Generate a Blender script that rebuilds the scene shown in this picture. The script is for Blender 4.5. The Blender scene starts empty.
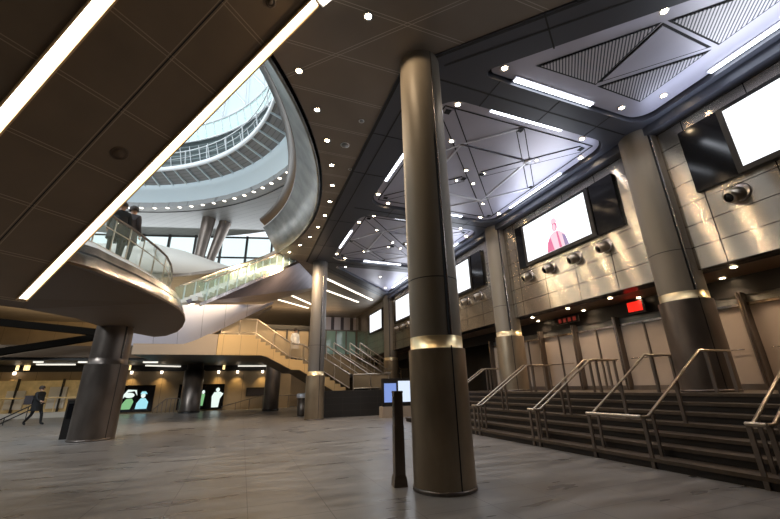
import bpy, bmesh, math, random
from mathutils import Vector, Matrix
from mathutils.geometry import tessellate_polygon
random.seed(7)
scn = bpy.context.scene
COL = scn.collection
PI = math.pi

# ------------------------------------------------------------------ camera
H = 1.35
F, CX, CY = 366.0, 390.0, 259.5
def nrm(v): return Vector(v).normalized()
cz = nrm((366 - CX, -(-794 - CY), -F))
cy = nrm((242 - CX, -(390 - CY), -F)); cy = (cy - cz * cy.dot(cz)).normalized()
cx = cy.cross(cz)
M3 = Matrix((cx, cy, cz))
cam_d = bpy.data.cameras.new('camera')
cam = bpy.data.objects.new('camera', cam_d); COL.objects.link(cam)
cam.matrix_world = Matrix.Translation((0, 0, H)) @ M3.to_4x4()
cam_d.sensor_width = 36; cam_d.lens = 36 * F / 780; cam_d.clip_start = .05; cam_d.clip_end = 300
scn.camera = cam
def at(px, py, **k):                       # where the sight line of a pixel meets x=, y= or z=
    d = M3 @ Vector((px - CX, -(py - CY), -F)); o = Vector((0, 0, H))
    for a, v in k.items():
        i = 'xyz'.index(a); return o + d * ((v - o[i]) / d[i])

R2_ = .70711
# ------------------------------------------------------------------ materials
def newmat(name):
    m = bpy.data.materials.new(name); m.use_nodes = True
    nt = m.node_tree; nt.nodes.clear()
    out = nt.nodes.new('ShaderNodeOutputMaterial'); b = nt.nodes.new('ShaderNodeBsdfPrincipled')
    nt.links.new(b.outputs[0], out.inputs[0]); return m, nt, b
def mth(nt, op, a, b=None):
    n = nt.nodes.new('ShaderNodeMath'); n.operation = op
    for i, v in enumerate((a, b)):
        if v is None: continue
        if isinstance(v, (int, float)): n.inputs[i].default_value = v
        else: nt.links.new(v, n.inputs[i])
    return n.outputs[0]
def mixc(nt, fac, a, b):
    n = nt.nodes.new('ShaderNodeMix'); n.data_type = 'RGBA'
    if isinstance(fac, (int, float)): n.inputs[0].default_value = fac
    else: nt.links.new(fac, n.inputs[0])
    for i, v in ((6, a), (7, b)):
        if isinstance(v, tuple): n.inputs[i].default_value = (*v[:3], 1)
        else: nt.links.new(v, n.inputs[i])
    return n.outputs[2]
def mat(name, col, rough=.5, metal=0., noise=0., nscale=(3, 3, 3), col2=None, bump=0., bscale=None,
        lines=(), linecol=(.01, .01, .01), emit=None, estr=0., alpha=1., trans=0., rnoise=0., detail=3):
    """lines: (axis vector, pitch, offset, width) joints drawn in object space"""
    m, nt, b = newmat(name)
    tc = nt.nodes.new('ShaderNodeTexCoord').outputs['Object']
    c = tuple(col)
    fac = None
    if noise or bump or rnoise:
        mp = nt.nodes.new('ShaderNodeMapping'); nt.links.new(tc, mp.inputs[0]); mp.inputs['Scale'].default_value = nscale
        nz = nt.nodes.new('ShaderNodeTexNoise'); nt.links.new(mp.outputs[0], nz.inputs[0]); nz.inputs['Scale'].default_value = 1; nz.inputs['Detail'].default_value = detail
        fac = nz.outputs[0]
    if noise:
        c2 = col2 or tuple(min(1, x * (1 + noise)) for x in col)
        c1 = tuple(x * (1 - noise * .6) for x in col)
        r = nt.nodes.new('ShaderNodeMapRange'); nt.links.new(fac, r.inputs[0]); r.inputs[1].default_value = .3; r.inputs[2].default_value = .7
        c = mixc(nt, r.outputs[0], c1, c2)
    msk = None
    if lines:
        for ax, pitch, off, w in lines:
            dp = nt.nodes.new('ShaderNodeVectorMath'); dp.operation = 'DOT_PRODUCT'; nt.links.new(tc, dp.inputs[0]); dp.inputs[1].default_value = ax
            v = mth(nt, 'SUBTRACT', dp.outputs['Value'], off - pitch / 2)
            v = mth(nt, 'FLOORED_MODULO', v, pitch)
            v = mth(nt, 'ABSOLUTE', mth(nt, 'SUBTRACT', v, pitch / 2))
            v = mth(nt, 'LESS_THAN', v, w / 2)
            msk = v if msk is None else mth(nt, 'MAXIMUM', msk, v)
        c = mixc(nt, msk, c, linecol)
    if isinstance(c, tuple): b.inputs['Base Color'].default_value = (*c[:3], 1)
    else: nt.links.new(c, b.inputs['Base Color'])
    b.inputs['Roughness'].default_value = rough; b.inputs['Metallic'].default_value = metal
    if rnoise:
        r = nt.nodes.new('ShaderNodeMapRange'); nt.links.new(fac, r.inputs[0]); r.inputs[1].default_value = .3; r.inputs[2].default_value = .7
        r.inputs[3].default_value = max(.02, rough - rnoise); r.inputs[4].default_value = rough + rnoise; nt.links.new(r.outputs[0], b.inputs['Roughness'])
    if bump:
        f2 = fac
        if bscale:
            mp = nt.nodes.new('ShaderNodeMapping'); nt.links.new(tc, mp.inputs[0]); mp.inputs['Scale'].default_value = bscale
            nz = nt.nodes.new('ShaderNodeTexNoise'); nt.links.new(mp.outputs[0], nz.inputs[0]); nz.inputs['Scale'].default_value = 1; nz.inputs['Detail'].default_value = 0; f2 = nz.outputs[0]
        bp = nt.nodes.new('ShaderNodeBump'); nt.links.new(f2, bp.inputs['Height']); bp.inputs['Strength'].default_value = bump; bp.inputs['Distance'].default_value = .05
        nt.links.new(bp.outputs[0], b.inputs['Normal'])
    if emit: b.inputs['Emission Color'].default_value = (*emit, 1); b.inputs['Emission Strength'].default_value = estr
    b.inputs['Alpha'].default_value = alpha
    if trans: b.inputs['Transmission Weight'].default_value = trans
    return m
def glassmat(name, col, op, rough=.05):
    m = bpy.data.materials.new(name); m.use_nodes = True; nt = m.node_tree; nt.nodes.clear()
    out = nt.nodes.new('ShaderNodeOutputMaterial'); mx = nt.nodes.new('ShaderNodeMixShader')
    t = nt.nodes.new('ShaderNodeBsdfTransparent'); t.inputs[0].default_value = (.93, .98, .96, 1)
    g = nt.nodes.new('ShaderNodeBsdfPrincipled'); g.inputs['Base Color'].default_value = (*col, 1); g.inputs['Roughness'].default_value = rough
    mx.inputs[0].default_value = op
    nt.links.new(t.outputs[0], mx.inputs[1]); nt.links.new(g.outputs[0], mx.inputs[2]); nt.links.new(mx.outputs[0], out.inputs[0]); return m

MT = {}
MT['floor'] = mat('slate_floor', (.17, .158, .15), .34, 0, noise=.35, nscale=(.8, 3.2, 1), bump=.05, bscale=(1.2, 7, 1), rnoise=.08, detail=2,
                  lines=(((1, 0, 0), .9, .2, .010), ((0, 1, 0), .6, .1, .010)), linecol=(.06, .056, .055))
MT['brown'] = mat('bronze_ceiling_panel', (.245, .205, .17), .42, .15, noise=.12, nscale=(.8, .8, .8),
                  lines=(((0, 1, 0), 1.08, 4.40, .014), ((0, 1, 0), 1.08, 4.46, .014), ((R2_, R2_, 0), 60, 4.64, .014), ((R2_, R2_, 0), 60, 4.70, .014)), linecol=(.5, .44, .38))
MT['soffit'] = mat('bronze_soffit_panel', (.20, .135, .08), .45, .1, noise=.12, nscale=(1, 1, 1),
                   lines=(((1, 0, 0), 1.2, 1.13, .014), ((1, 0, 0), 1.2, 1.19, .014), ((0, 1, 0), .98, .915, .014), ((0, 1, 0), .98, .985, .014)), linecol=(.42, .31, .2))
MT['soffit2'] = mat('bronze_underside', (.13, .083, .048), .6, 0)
MT['amber'] = mat('amber_halo_trim', (.75, .5, .25), .4, .3)  # warm halo of the light strips put into this trim colour
MT['joint'] = mat('dark_joint', (.006, .005, .005), .6)
MT['beam'] = mat('slate_blue_beam_cladding', (.085, .088, .105), .42, .3)
MT['bay'] = mat('grey_satin_ceiling_metal', (.50, .485, .57), .38, .3, noise=.06, nscale=(1, 1, 1))
MT['bayrib'] = mat('bright_ceiling_rib', (.8, .8, .86), .35, .3)
MT['gap'] = mat('black_shadow_gap', (.004, .004, .006), .7)
MT['perf'] = mat('perforated_ceiling_metal', (.6, .58, .62), .4, .3, lines=(((R2_, -R2_, 0), .06, 0, .026),), linecol=(.10, .10, .12))
MT['taupe'] = mat('taupe_column_cladding', (.25, .215, .17), .5, .1, noise=.08, nscale=(2, 2, .5))
MT['slate'] = mat('slate_column_cladding', (.16, .15, .145), .45, .2)
MT['steel'] = mat('brushed_dark_stainless', (.34, .27, .19), .38, .7, noise=.25, nscale=(3, 3, 1.2), rnoise=.06)
MT['dsteel'] = mat('dark_bronze_stainless', (.17, .14, .12), .36, .75, noise=.25, nscale=(3, 3, 1.2), rnoise=.06)
MT['brownlip'] = mat('dark_bronze_lip', (.07, .05, .038), .3, .5)
MT['gold'] = mat('polished_brass_tone_band', (.85, .68, .40), .3, .8)
MT['polish'] = mat('polished_steel', (.38, .34, .32), .22, 1, noise=.7, nscale=(2.5, 2.5, .3))  # strong mottling puts patchy reflections into the colour
MT['rail'] = mat('satin_handrail_steel', (.55, .47, .38), .3, .95)
MT['wall'] = mat('brushed_steel_wall_panel', (.50, .46, .40), .22, .95, bump=.03, nscale=(.8, .8, .8), bscale=(1, 1.1, .04), noise=.15,
                 lines=(((0, 1, 0), 1.27, 4.31, .022), ((0, 0, 1), .52, 3.7, .018)), linecol=(.03, .027, .025))
MT['skirt'] = mat('brushed_steel_skirt', (.17, .165, .15), .36, .6, bump=.6, nscale=(1.6, 1.6, 1.6), bscale=(1.2, 1.2, 2.5), noise=.6,
                  lines=(((0, 0, 1), .34, .1, .012),), linecol=(.16, .155, .15))
MT['matte'] = mat('matte_black_beam', (.006, .005, .004), 1)
MT['matte'].node_tree.nodes['Principled BSDF'].inputs['Specular IOR Level'].default_value = .05
MT['dark'] = mat('dark_metal', (.02, .017, .015), .45, .3)
MT['black'] = mat('gloss_black_panel', (.006, .006, .007), .12)
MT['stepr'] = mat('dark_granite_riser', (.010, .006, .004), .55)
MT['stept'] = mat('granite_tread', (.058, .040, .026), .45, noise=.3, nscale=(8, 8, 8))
MT['plinth'] = mat('dark_granite_plinth', (.022, .02, .019), .4, lines=(((0, 0, 1), .3, 0, .012), ((1, 0, 0), .9, 0, .012)), linecol=(.05, .045, .04))
MT['beige'] = mat('beige_papered_glass', (.38, .31, .26), .5, noise=.06, nscale=(1, 1, 1))
MT['tan'] = mat('tan_wall', (.30, .22, .13), .6, noise=.15, nscale=(1, 1, 1), lines=(((1, 0, 0), 1.8, 0, .02),), linecol=(.1, .07, .04))
MT['oak'] = mat('honey_fascia_panel', (.62, .42, .20), .45, .2, lines=(((1, 0, 0), .78, -1.3, .015),), linecol=(.3, .19, .09))
MT['greytan'] = mat('grey_fascia_panel', (.36, .28, .21), .45, .1)
MT['hull'] = mat('pale_reflective_hull', (.80, .78, .88), .3, .25, lines=(((1, 0, 0), .95, -1.6, .015),), linecol=(.3, .3, .36))
MT['purple'] = mat('dark_reflective_escalator_soffit', (.20, .18, .22), .34, .5, noise=.3, nscale=(.5, 2, 1))
MT['lgrey'] = mat('light_linear_gallery_ceiling', (.27, .27, .265), .5, .1, noise=.08, nscale=(.5, .5, .5), lines=(((R2_, R2_, 0), .4, 0, .02),), linecol=(.17, .17, .17))
MT['bluefascia'] = mat('pale_blue_curved_fascia', (.68, .78, .82), .35, .2)
MT['ribs'] = mat('grey_balcony_underside', (.25, .255, .26), .45, .3, lines=(((0, 0, 1), .06, 0, .01),), linecol=(.16, .165, .17))
MT['white'] = mat('white_painted_steel', (.72, .74, .75), .4)
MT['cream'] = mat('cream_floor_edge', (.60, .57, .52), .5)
MT['greenglass'] = glassmat('pale_green_glass', (.45, .68, .62), .55)
MT['glass'] = glassmat('clear_balustrade_glass', (.62, .80, .74), .16)
MT['winglass'] = glassmat('window_glass', (.6, .7, .7), .06)
MT['mesh'] = mat('wire_mesh_infill', (.42, .32, .2), .45, .5, alpha=.55)
MT['lampwarm'] = mat('warm_lamp', (1, 1, 1), .5, emit=(1, .74, .45), estr=60)
MT['lampring'] = mat('small_warm_lamp', (1, 1, 1), .5, emit=(1, .86, .68), estr=5)
MT['strip'] = mat('warm_white_strip', (1, 1, 1), .5, emit=(1, .87, .66), estr=5.5)
MT['coolstrip'] = mat('cool_white_strip', (1, 1, 1), .5, emit=(.86, .92, 1), estr=7)
MT['farstrip'] = mat('far_warm_strip', (1, 1, 1), .5, emit=(1, .86, .66), estr=3)
MT['fluor'] = mat('fluorescent_tube', (1, 1, 1), .5, emit=(1, .95, .82), estr=.9)
MT['screen'] = mat('lit_white_screen', (.02, .02, .02), .3, emit=(.93, .96, 1), estr=1.5)
MT['pink'] = mat('magenta_screen_picture', (.02, .02, .02), .3, emit=(.75, .16, .32), estr=1.)
MT['pink2'] = mat('pale_pink_screen_picture', (.02, .02, .02), .3, emit=(.95, .62, .72), estr=1.)
MT['violet'] = mat('violet_screen_picture', (.02, .02, .02), .3, emit=(.30, .22, .42), estr=1.)
MT['red'] = mat('red_lit_sign', (.1, 0, 0), .4, emit=(1, .02, .01), estr=1.1)
MT['dimred'] = mat('dim_red_lit_letters', (.1, .01, .01), .4, emit=(.5, .05, .03), estr=.25)
MT['blue'] = mat('blue_lit_monitor', (.02, .02, .05), .3, emit=(.22, .33, .72), estr=.9)
MT['paleblue'] = mat('pale_lit_monitor', (.02, .02, .05), .3, emit=(.7, .8, .95), estr=1.0)
MT['pwhite'] = mat('white_lit_poster_figure', (.02, .02, .02), .3, emit=(.78, .9, .84), estr=1.)
MT['pgreen'] = mat('green_lit_poster_figure', (.02, .02, .02), .3, emit=(.22, .5, .22), estr=.9)
MT['pblue'] = mat('cyan_lit_poster_figure', (.02, .02, .02), .3, emit=(.35, .75, .85), estr=.95)
MT['shop'] = mat('lit_shop_interior', (.5, .38, .2), .6, emit=(.8, .55, .22), estr=.07, noise=.3, nscale=(3, 3, 3))
MT['pilot'] = mat('yellow_lit_wall_slot', (1, 1, 1), .5, emit=(1, .72, .3), estr=1.5)
MT['coat'] = mat('black_coat_cloth', (.004, .004, .005), .8)
MT['coat2'] = mat('charcoal_coat_cloth', (.035, .028, .032), .8)
MT['lightcloth'] = mat('white_shirt_cloth', (.7, .68, .66), .8)
MT['skin'] = mat('skin_tone', (.42, .25, .17), .6)
MT['hair'] = mat('dark_brown_hair', (.025, .015, .01), .7)

def brushed(m, an, rot):
    nt = m.node_tree; b = [n for n in nt.nodes if n.type == 'BSDF_PRINCIPLED'][0]
    c = nt.nodes.new('ShaderNodeCombineXYZ'); c.inputs[2].default_value = 1
    nt.links.new(c.outputs[0], b.inputs['Tangent']); b.inputs['Anisotropic'].default_value = an; b.inputs['Anisotropic Rotation'].default_value = rot
brushed(MT['wall'], 1.0, 0.0)
# ------------------------------------------------------------------ mesh builder
class MB:
    def __init__(s): s.v = []; s.f = []; s.m = []; s.s = []
    def add(s, vs, fs, mi=0, smooth=False):
        o = len(s.v); s.v += [tuple(v) for v in vs]
        for f in fs: s.f.append(tuple(i + o for i in f)); s.m.append(mi); s.s.append(smooth)
        return s
    def box(s, lo, hi, mi=0, mtx=None):
        x0, y0, z0 = lo; x1, y1, z1 = hi
        vs = [(x0, y0, z0), (x1, y0, z0), (x1, y1, z0), (x0, y1, z0), (x0, y0, z1), (x1, y0, z1), (x1, y1, z1), (x0, y1, z1)]
        if mtx: vs = [mtx @ Vector(v) for v in vs]
        return s.add(vs, [(0, 3, 2, 1), (4, 5, 6, 7), (0, 1, 5, 4), (1, 2, 6, 5), (2, 3, 7, 6), (3, 0, 4, 7)], mi)
    def bar(s, p, q, w, h, up=(0, 0, 1), mi=0):
        p, q = Vector(p), Vector(q); d = (q - p).normalized(); u = Vector(up); r = d.cross(u).normalized(); u = r.cross(d)
        r = r * w / 2; u = u * h / 2
        vs = [p - r - u, p + r - u, p + r + u, p - r + u, q - r - u, q + r - u, q + r + u, q - r + u]
        return s.add(vs, [(0, 3, 2, 1), (4, 5, 6, 7), (0, 1, 5, 4), (1, 2, 6, 5), (2, 3, 7, 6), (3, 0, 4, 7)], mi)
    def tube(s, pts, r, n=10, mi=0, closed=False):
        pts = [Vector(p) for p in pts]; rings = []
        rr = r if isinstance(r, (list, tuple)) else [r] * len(pts)
        ref = None; N = len(pts)
        for i, p in enumerate(pts):
            if closed: d = (pts[(i + 1) % N] - pts[i - 1]).normalized()
            else: d = (pts[min(i + 1, N - 1)] - pts[max(i - 1, 0)]).normalized()
            if ref is None: ref = Vector((0, 0, 1)) if abs(d.z) < .9 else Vector((1, 0, 0))
            a = d.cross(ref).normalized(); b = a.cross(d).normalized(); ref = b
            rings.append([p + (a * math.cos(2 * PI * k / n) + b * math.sin(2 * PI * k / n)) * rr[i] for k in range(n)])
        vs = [v for g in rings for v in g]; fs = []
        for i in range(N if closed else N - 1):
            j = (i + 1) % N
            for k in range(n): fs.append((i * n + k, j * n + k, j * n + (k + 1) % n, i * n + (k + 1) % n))
        s.add(vs, fs, mi, True)
        if not closed:
            s.add(rings[0], [tuple(range(n))], mi); s.add(rings[-1], [tuple(reversed(range(n)))], mi)
        return s
    def lathe(s, prof, c=(0, 0, 0), a0=0, a1=360, n=48, mi=0, smooth=True, caps=False):
        """prof: (radius, z); outward faces for a profile listed upwards"""
        full = abs(a1 - a0) >= 360; cnt = n if full else n + 1; vs = []
        for i in range(cnt):
            a = math.radians(a0 + (a1 - a0) * i / n); ca, sa = math.cos(a), math.sin(a)
            vs += [(c[0] + r * ca, c[1] + r * sa, c[2] + z) for r, z in prof]
        k = len(prof); fs = []
        for i in range(n):
            j = (i + 1) % cnt
            for q in range(k - 1): fs.append((i * k + q, j * k + q, j * k + q + 1, i * k + q + 1))
        s.add(vs, fs, mi, smooth)
        if caps and not full:
            s.add(vs[:k], [tuple(range(k))], mi); s.add(vs[-k:], [tuple(reversed(range(k)))], mi)
        return s
    def prism(s, poly, z0, z1, mi=0, holes=(), mtx=None, side=None):
        """extruded 2D polygon with holes"""
        loops = [list(poly)] + [list(h) for h in holes]
        flat = [p for l in loops for p in l]
        tris = tessellate_polygon([[Vector((p[0], p[1], 0)) for p in l] for l in loops])
        vs = [Vector((p[0], p[1], z0)) for p in flat] + [Vector((p[0], p[1], z1)) for p in flat]
        if mtx: vs = [mtx @ v for v in vs]
        n = len(flat); fs = []
        for t in tris:
            a, b, c = (flat[i] for i in t); ar = (b[0] - a[0]) * (c[1] - a[1]) - (b[1] - a[1]) * (c[0] - a[0])
            if ar < 0: t = (t[0], t[2], t[1])
            fs.append((t[2], t[1], t[0])); fs.append(tuple(i + n for i in t))
        s.add(vs, fs, mi)
        o = 0; sf = []
        for li, l in enumerate(loops):
            k = len(l)
            area = sum(l[i][0] * l[(i + 1) % k][1] - l[(i + 1) % k][0] * l[i][1] for i in range(k))
            for i in range(k):
                a, b = o + i, o + (i + 1) % k
                q = (a, b, b + n, a + n)
                if (area > 0) == (li > 0): q = q[::-1]
                sf.append(q)
            o += k
        base = len(s.v) - 2 * n
        for q in sf: s.f.append(tuple(i + base for i in q)); s.m.append(mi if side is None else side); s.s.append(False)
        return s
    def build(s, name, mats, parent=None, loc=(0, 0, 0), world=False):
        """world=True: vertices are world coordinates while the parent has a location"""
        me = bpy.data.meshes.new(name)
        off = Vector(loc)
        if parent is not None and world:
            p = parent; off = Vector((0, 0, 0))
            while p is not None: off += p.location; p = p.parent
            me.from_pydata([tuple(Vector(v) - off) for v in s.v], [], s.f); loc2 = (0, 0, 0)
        elif parent is None and world:
            me.from_pydata([tuple(Vector(v) - off) for v in s.v], [], s.f); loc2 = loc
        else:
            me.from_pydata(s.v, [], s.f); loc2 = loc
        if not isinstance(mats, (list, tuple)): mats = [mats]
        for m in mats: me.materials.append(MT[m] if isinstance(m, str) else m)
        me.polygons.foreach_set('material_index', s.m); me.polygons.foreach_set('use_smooth', s.s); me.update()
        o = bpy.data.objects.new(name, me); COL.objects.link(o); o.location = loc2
        if parent is not None: o.parent = parent
        return o
def tag(o, label, cat, group=None, kind=None):
    if label: o['label'] = label
    if cat: o['category'] = cat
    if group: o['group'] = group
    if kind: o['kind'] = kind
    return o
def thing(name, label, cat, loc=(0, 0, 0), group=None, rz=0):
    o = bpy.data.objects.new(name, None); COL.objects.link(o); o.location = loc; o.rotation_euler.z = rz; o.empty_display_size = .2
    return tag(o, label, cat, group)
def struct(name, mb, m, label=None, cat=None, parent=None):
    o = mb.build(name, m, parent)
    if parent is None:
        o['kind'] = 'structure'
        if label: tag(o, label, cat)
    return o
KIDS = {}
def copy_tree(o, parent=None):
    c = o.copy(); COL.objects.link(c); c.parent = parent
    for ch in [x for x in bpy.data.objects if x.parent == o]: copy_tree(ch, c)
    return c
def dup(o, loc, label=None, group=None):
    c = copy_tree(o); c.location = loc
    if label: c['label'] = label
    if group: c['group'] = group
    return c
def fillet(poly, r, n=7):
    out = []; k = len(poly)
    for i in range(k):
        p = Vector(poly[i]); a = Vector(poly[i - 1]) - p; b = Vector(poly[(i + 1) % k]) - p
        rr = r[i] if isinstance(r, (list, tuple)) else r
        an = a.angle(b); d = rr / math.tan(an / 2); d = min(d, a.length * .45, b.length * .45)
        rr = d * math.tan(an / 2); bis = (a.normalized() + b.normalized()).normalized(); c = p + bis * (rr / math.sin(an / 2))
        s0 = p + a.normalized() * d - c; s1 = p + b.normalized() * d - c
        a0 = math.atan2(s0.y, s0.x); a1 = math.atan2(s1.y, s1.x); da = (a1 - a0 + PI) % (2 * PI) - PI
        for j in range(n + 1):
            t = a0 + da * j / n; out.append((c.x + rr * math.cos(t), c.y + rr * math.sin(t)))
    return out
def lamp(name, kind, loc, energy, col, parent=None, rot=None, **k):
    l = bpy.data.lights.new(name, kind); l.energy = energy; l.color = col
    for a, v in k.items(): setattr(l, a, v)
    o = bpy.data.objects.new(name, l); COL.objects.link(o); o.location = loc
    if rot: o.rotation_euler = rot
    if parent is not None: o.parent = parent
    return o
def arc(c, r, a0, a1, n, z=None):
    out = []
    for i in range(n + 1):
        a = math.radians(a0 + (a1 - a0) * i / n); p = (c[0] + r * math.cos(a), c[1] + r * math.sin(a))
        out.append(p if z is None else (*p, z))
    return out

RC = (-10.33, 12.73)          # centre of the round atrium
ZC = 7.6                      # underside of the concourse ceiling
ZT = 1.10                     # level at the top of the stairs

# ------------------------------------------------------------------ shell
struct('floor', MB().box((-30, -7, -.2), (13, 42, 0)), 'floor')
circ = arc(RC, 12.2, 0, 360, 120)[:-1]
hole_slot = None
# bronze ceiling with the round opening
bx = [(2.45, 5.42), (2.45, 18.35), (2.9, 18.75), (9.4, 25.25), (9.4, 41.8), (-29.8, 41.8), (-29.8, -6.8), (14.4, -6.8), (2.72, 5.06)]
struct('ceiling', MB().prism(bx[::-1], ZC, ZC + .18, holes=[circ]), 'brown')
# bays cut in the slate blue beam grid
BAY_SQ = [(-2.67, -2.85), (2.68, -2.85), (2.68, 2.75), (-2.67, 2.75)]
bays = [(6.27, 8.6), (6.27, 14.95)]
tri1 = [(4.0, 4.95), (8.95, 4.95), (8.95, .0)]
tri4 = [(3.95, 18.6), (8.95, 18.6), (8.95, 23.6)]
tri1f = fillet(tri1[::-1], [.25, .5, .14]); tri4f = fillet(tri4, [.15, .5, .2])
sqf = fillet(BAY_SQ, .62)
beam_outer = [(2.45, 5.3), (2.72, 5.06), (14.4, -6.8), (9.4, -6.8 + .01)]
beam_outer = [(2.45, 5.42), (2.72, 5.06), (9.4, -1.62), (9.4, 25.25), (2.9, 18.75), (2.45, 18.35)]
holes = [[(x + cxx, y + cyy) for x, y in sqf] for cxx, cyy in bays] + [tri1f, tri4f]
bg = MB().prism(beam_outer[::-1], ZC - .015, ZC + .3, holes=holes)
# shadow joints along the beams, 4 mm proud of the cladding
def jl(p, q, w=.035): bg.bar((*p, ZC - .017), (*q, ZC - .017), w, .008, mi=1)
jl((2.5, 5.5), (2.5, 18.4), .07); jl((2.78, 5.08), (9.3, -1.44), .05); jl((2.9, 5.9), (2.9, 17.8)); jl((3.25, 5.0), (9.2, -.75))
jl((3.2, 5.35), (8.9, 5.35)); jl((3.2, 11.7), (9.2, 11.7)); jl((3.3, 18.1), (9.2, 18.1)); jl((3.4, 18.7), (9.2, 24.6))
for yy in (7.5, 9.4, 13.0, 15.8): jl((2.5, yy), (3.5, yy), .02)
for xx in (4.6, 6.3, 7.9): jl((xx, 4.95), (xx, 5.75), .02); jl((xx, 11.35), (xx, 12.1), .02)
jl((4.4, 3.4), (5.1, 3.9), .03); jl((6.4, 1.4), (7.1, 1.9), .03)
struct('ceiling', bg, ['beam', 'joint'])
# right wall: metal clad bulkhead above the doors
struct('wall_right', MB().box((9.4, -6.8, 3.7), (9.9, 33.5, ZC)), 'wall')
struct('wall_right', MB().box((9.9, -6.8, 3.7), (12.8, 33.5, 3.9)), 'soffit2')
struct('wall_right', MB().box((11.02, -6.8, 3.25), (11.2, 33.5, 3.7)), 'dark')
struct('wall_right', MB().box((12.8, -6.8, 0), (13, 42, 9)), 'dark')
struct('trim_1', MB().box((9.12, -1.2, 7.36), (9.4, 24.9, ZC - .02)), 'beam')
struct('wall_back', MB().box((-29.8, 41.8, 0), (13, 42, 9)), 'tan')
struct('wall_front', MB().box((-30, -7, 0), (13, -6.8, 9)), 'dark')
struct('wall_left', MB().box((-30, -6.8, 0), (-29.8, 42, 16)), 'dark')
# slab of the upper floor seen at the top of the stairs
struct('floor', MB().box((8.62, -6.8, 0), (12.8, 15.0, ZT)), ['stept'])

# ------------------------------------------------------------------ round opening, upper levels
AL = 23.0
sk = thing('opening_skirt', 'brushed steel conical skirt lining the round ceiling opening', 'ceiling trim', (RC[0], RC[1], ZC))
MB().lathe([(12.2, -.0), (12.32, -.0), (12.32, .2), (12.3, .5), (11.45, 1.15), (11.42, 1.12), (12.2, 0)], a0=-130, a1=AL, n=80, caps=True).build('skirt_panel', 'skirt', sk)
MB().lathe([(11.40, 1.14), (11.45, 1.2), (11.5, 1.6), (11.17, 1.50), (11.12, 1.42), (11.15, 1.32), (11.40, 1.14)], a0=-130, a1=AL - 1, n=80, caps=True).build('bronze_lip', 'brownlip', sk)
MB().tube(arc((0, 0), 12.2, -130, AL, 110, -.02), .045, 8).build('edge_trim', 'skirt', sk)
sk2 = thing('opening_skirt', 'far side of the skirt around the round opening, coloured pale for daylight, behind the escalators', 'ceiling trim', (RC[0], RC[1], ZC))
MB().lathe([(12.2, 0), (12.32, 0), (12.3, .5), (11.2, 1.32), (11.18, 1.3), (12.2, 0)], a0=64, a1=170, n=60, caps=True).build('skirt_panel', 'cream', sk2)  # same steel skirt; its cream colour stands in for daylight on it
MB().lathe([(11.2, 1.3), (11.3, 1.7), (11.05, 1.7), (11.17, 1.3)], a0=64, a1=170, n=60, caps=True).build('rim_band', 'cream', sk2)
# upper floor slab and its ceiling
g = MB().lathe([(12.35, 8.3), (22, 8.3), (22, 9.3), (12.35, 9.3), (12.35, 8.3)][::-1], c=(*RC, 0), a0=64, a1=300, n=70, caps=True, smooth=False)
struct('floor', g, 'cream')
g = MB().lathe([(12.38, 12.62), (12.40, 12.3), (17.3, 12.3), (17.3, 12.7), (12.38, 12.66)][::-1], c=(*RC, 0), n=90, smooth=False)
struct('ceiling', g, 'lgrey')
g = MB().lathe([(13.08, 12.27), (13.12, 12.27), (13.12, 12.31), (13.08, 12.31), (13.08, 12.27)][::-1], c=(*RC, 0), n=90, smooth=False)
struct('trim_2', g, 'joint')
gb = thing('gallery_balcony', 'pale blue curved balcony ring with ribbed underside high in the round opening', 'balcony', (RC[0], RC[1], 12.4))
MB().lathe([(12.42, .15), (12.3, .3), (11.95, .75), (11.63, .98), (11.75, 1.2), (12.5, 1.0), (12.6, .4), (12.42, .15)], a0=-60, a1=150, n=90, caps=True).build('curved_fascia', 'bluefascia', gb)
MB().lathe([(11.65, 1.02), (10.52, 1.30), (10.5, 1.45), (11.7, 1.45), (11.65, 1.02)][::-1], a0=-60, a1=150, n=90, smooth=False).build('balcony_deck', 'ribs', gb)
MB().lathe([(10.56, 1.24), (10.46, 1.24), (10.44, 1.48), (10.56, 1.5), (10.56, 1.24)], a0=-60, a1=150, n=90).build('edge_trim', 'white', gb)
for k in range(30):
    a = math.radians(-5 + k * 4.3); r = Vector((math.cos(a), math.sin(a), 0))
    MB().bar(r * 11.66 + Vector((0, 0, .97)), r * 10.5 + Vector((0, 0, 1.26)), .06, .10).build('rib', 'bluefascia', gb)
bl = thing('gallery_railing', 'white steel balustrade on the edge of the high balcony ring', 'railing', (RC[0], RC[1], 13.88))
for z, r, t in ((.78, 10.30, .03), (.40, 10.36, .014)):
    MB().tube(arc((0, 0), r, -60, 150, 90, z), t, 6).build('rail', 'white', bl)
for k in range(15):
    a = math.radians(-5 + k * 8.6); r = Vector((math.cos(a), math.sin(a), 0))
    MB().bar(r * 10.42, r * 10.28 + Vector((0, 0, .8)), .03, .06).build('post', 'white', bl)
dr = thing('atrium_drum', 'dark louvred drum wall behind the high balcony with pale green glass above', 'wall', (RC[0], RC[1], 13.8))
MB().lathe([(12.3, 0), (11.15, 2.2), (11.4, 2.2), (12.5, 0), (12.3, 0)][::-1], a0=-60, a1=150, n=60).build('louvre_wall', mat('dark_louvre_glass', (.06, .075, .075), .3, 0, lines=(((0, 0, 1), .22, 0, .05),), linecol=(.2, .24, .24)), dr)
MB().lathe([(11.12, 2.25), (10.9, 3.15)], a0=-60, a1=150, n=60).build('glass_band', 'greenglass', dr)
for z, r in ((2.22, 11.1), (3.17, 10.88)):
    MB().tube(arc((0, 0), r, -60, 150, 90, z), .05, 6).build('ring_rail', 'white', dr)
for k in range(40):
    a = math.radians(-20 + k * 3.3); r = Vector((math.cos(a), math.sin(a), 0))
    MB().bar(r * 11.95 + Vector((0, 0, .2)), r * 10.85 + Vector((0, 0, 3.15)), .035, .05).build('mullion', 'white', dr)
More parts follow.
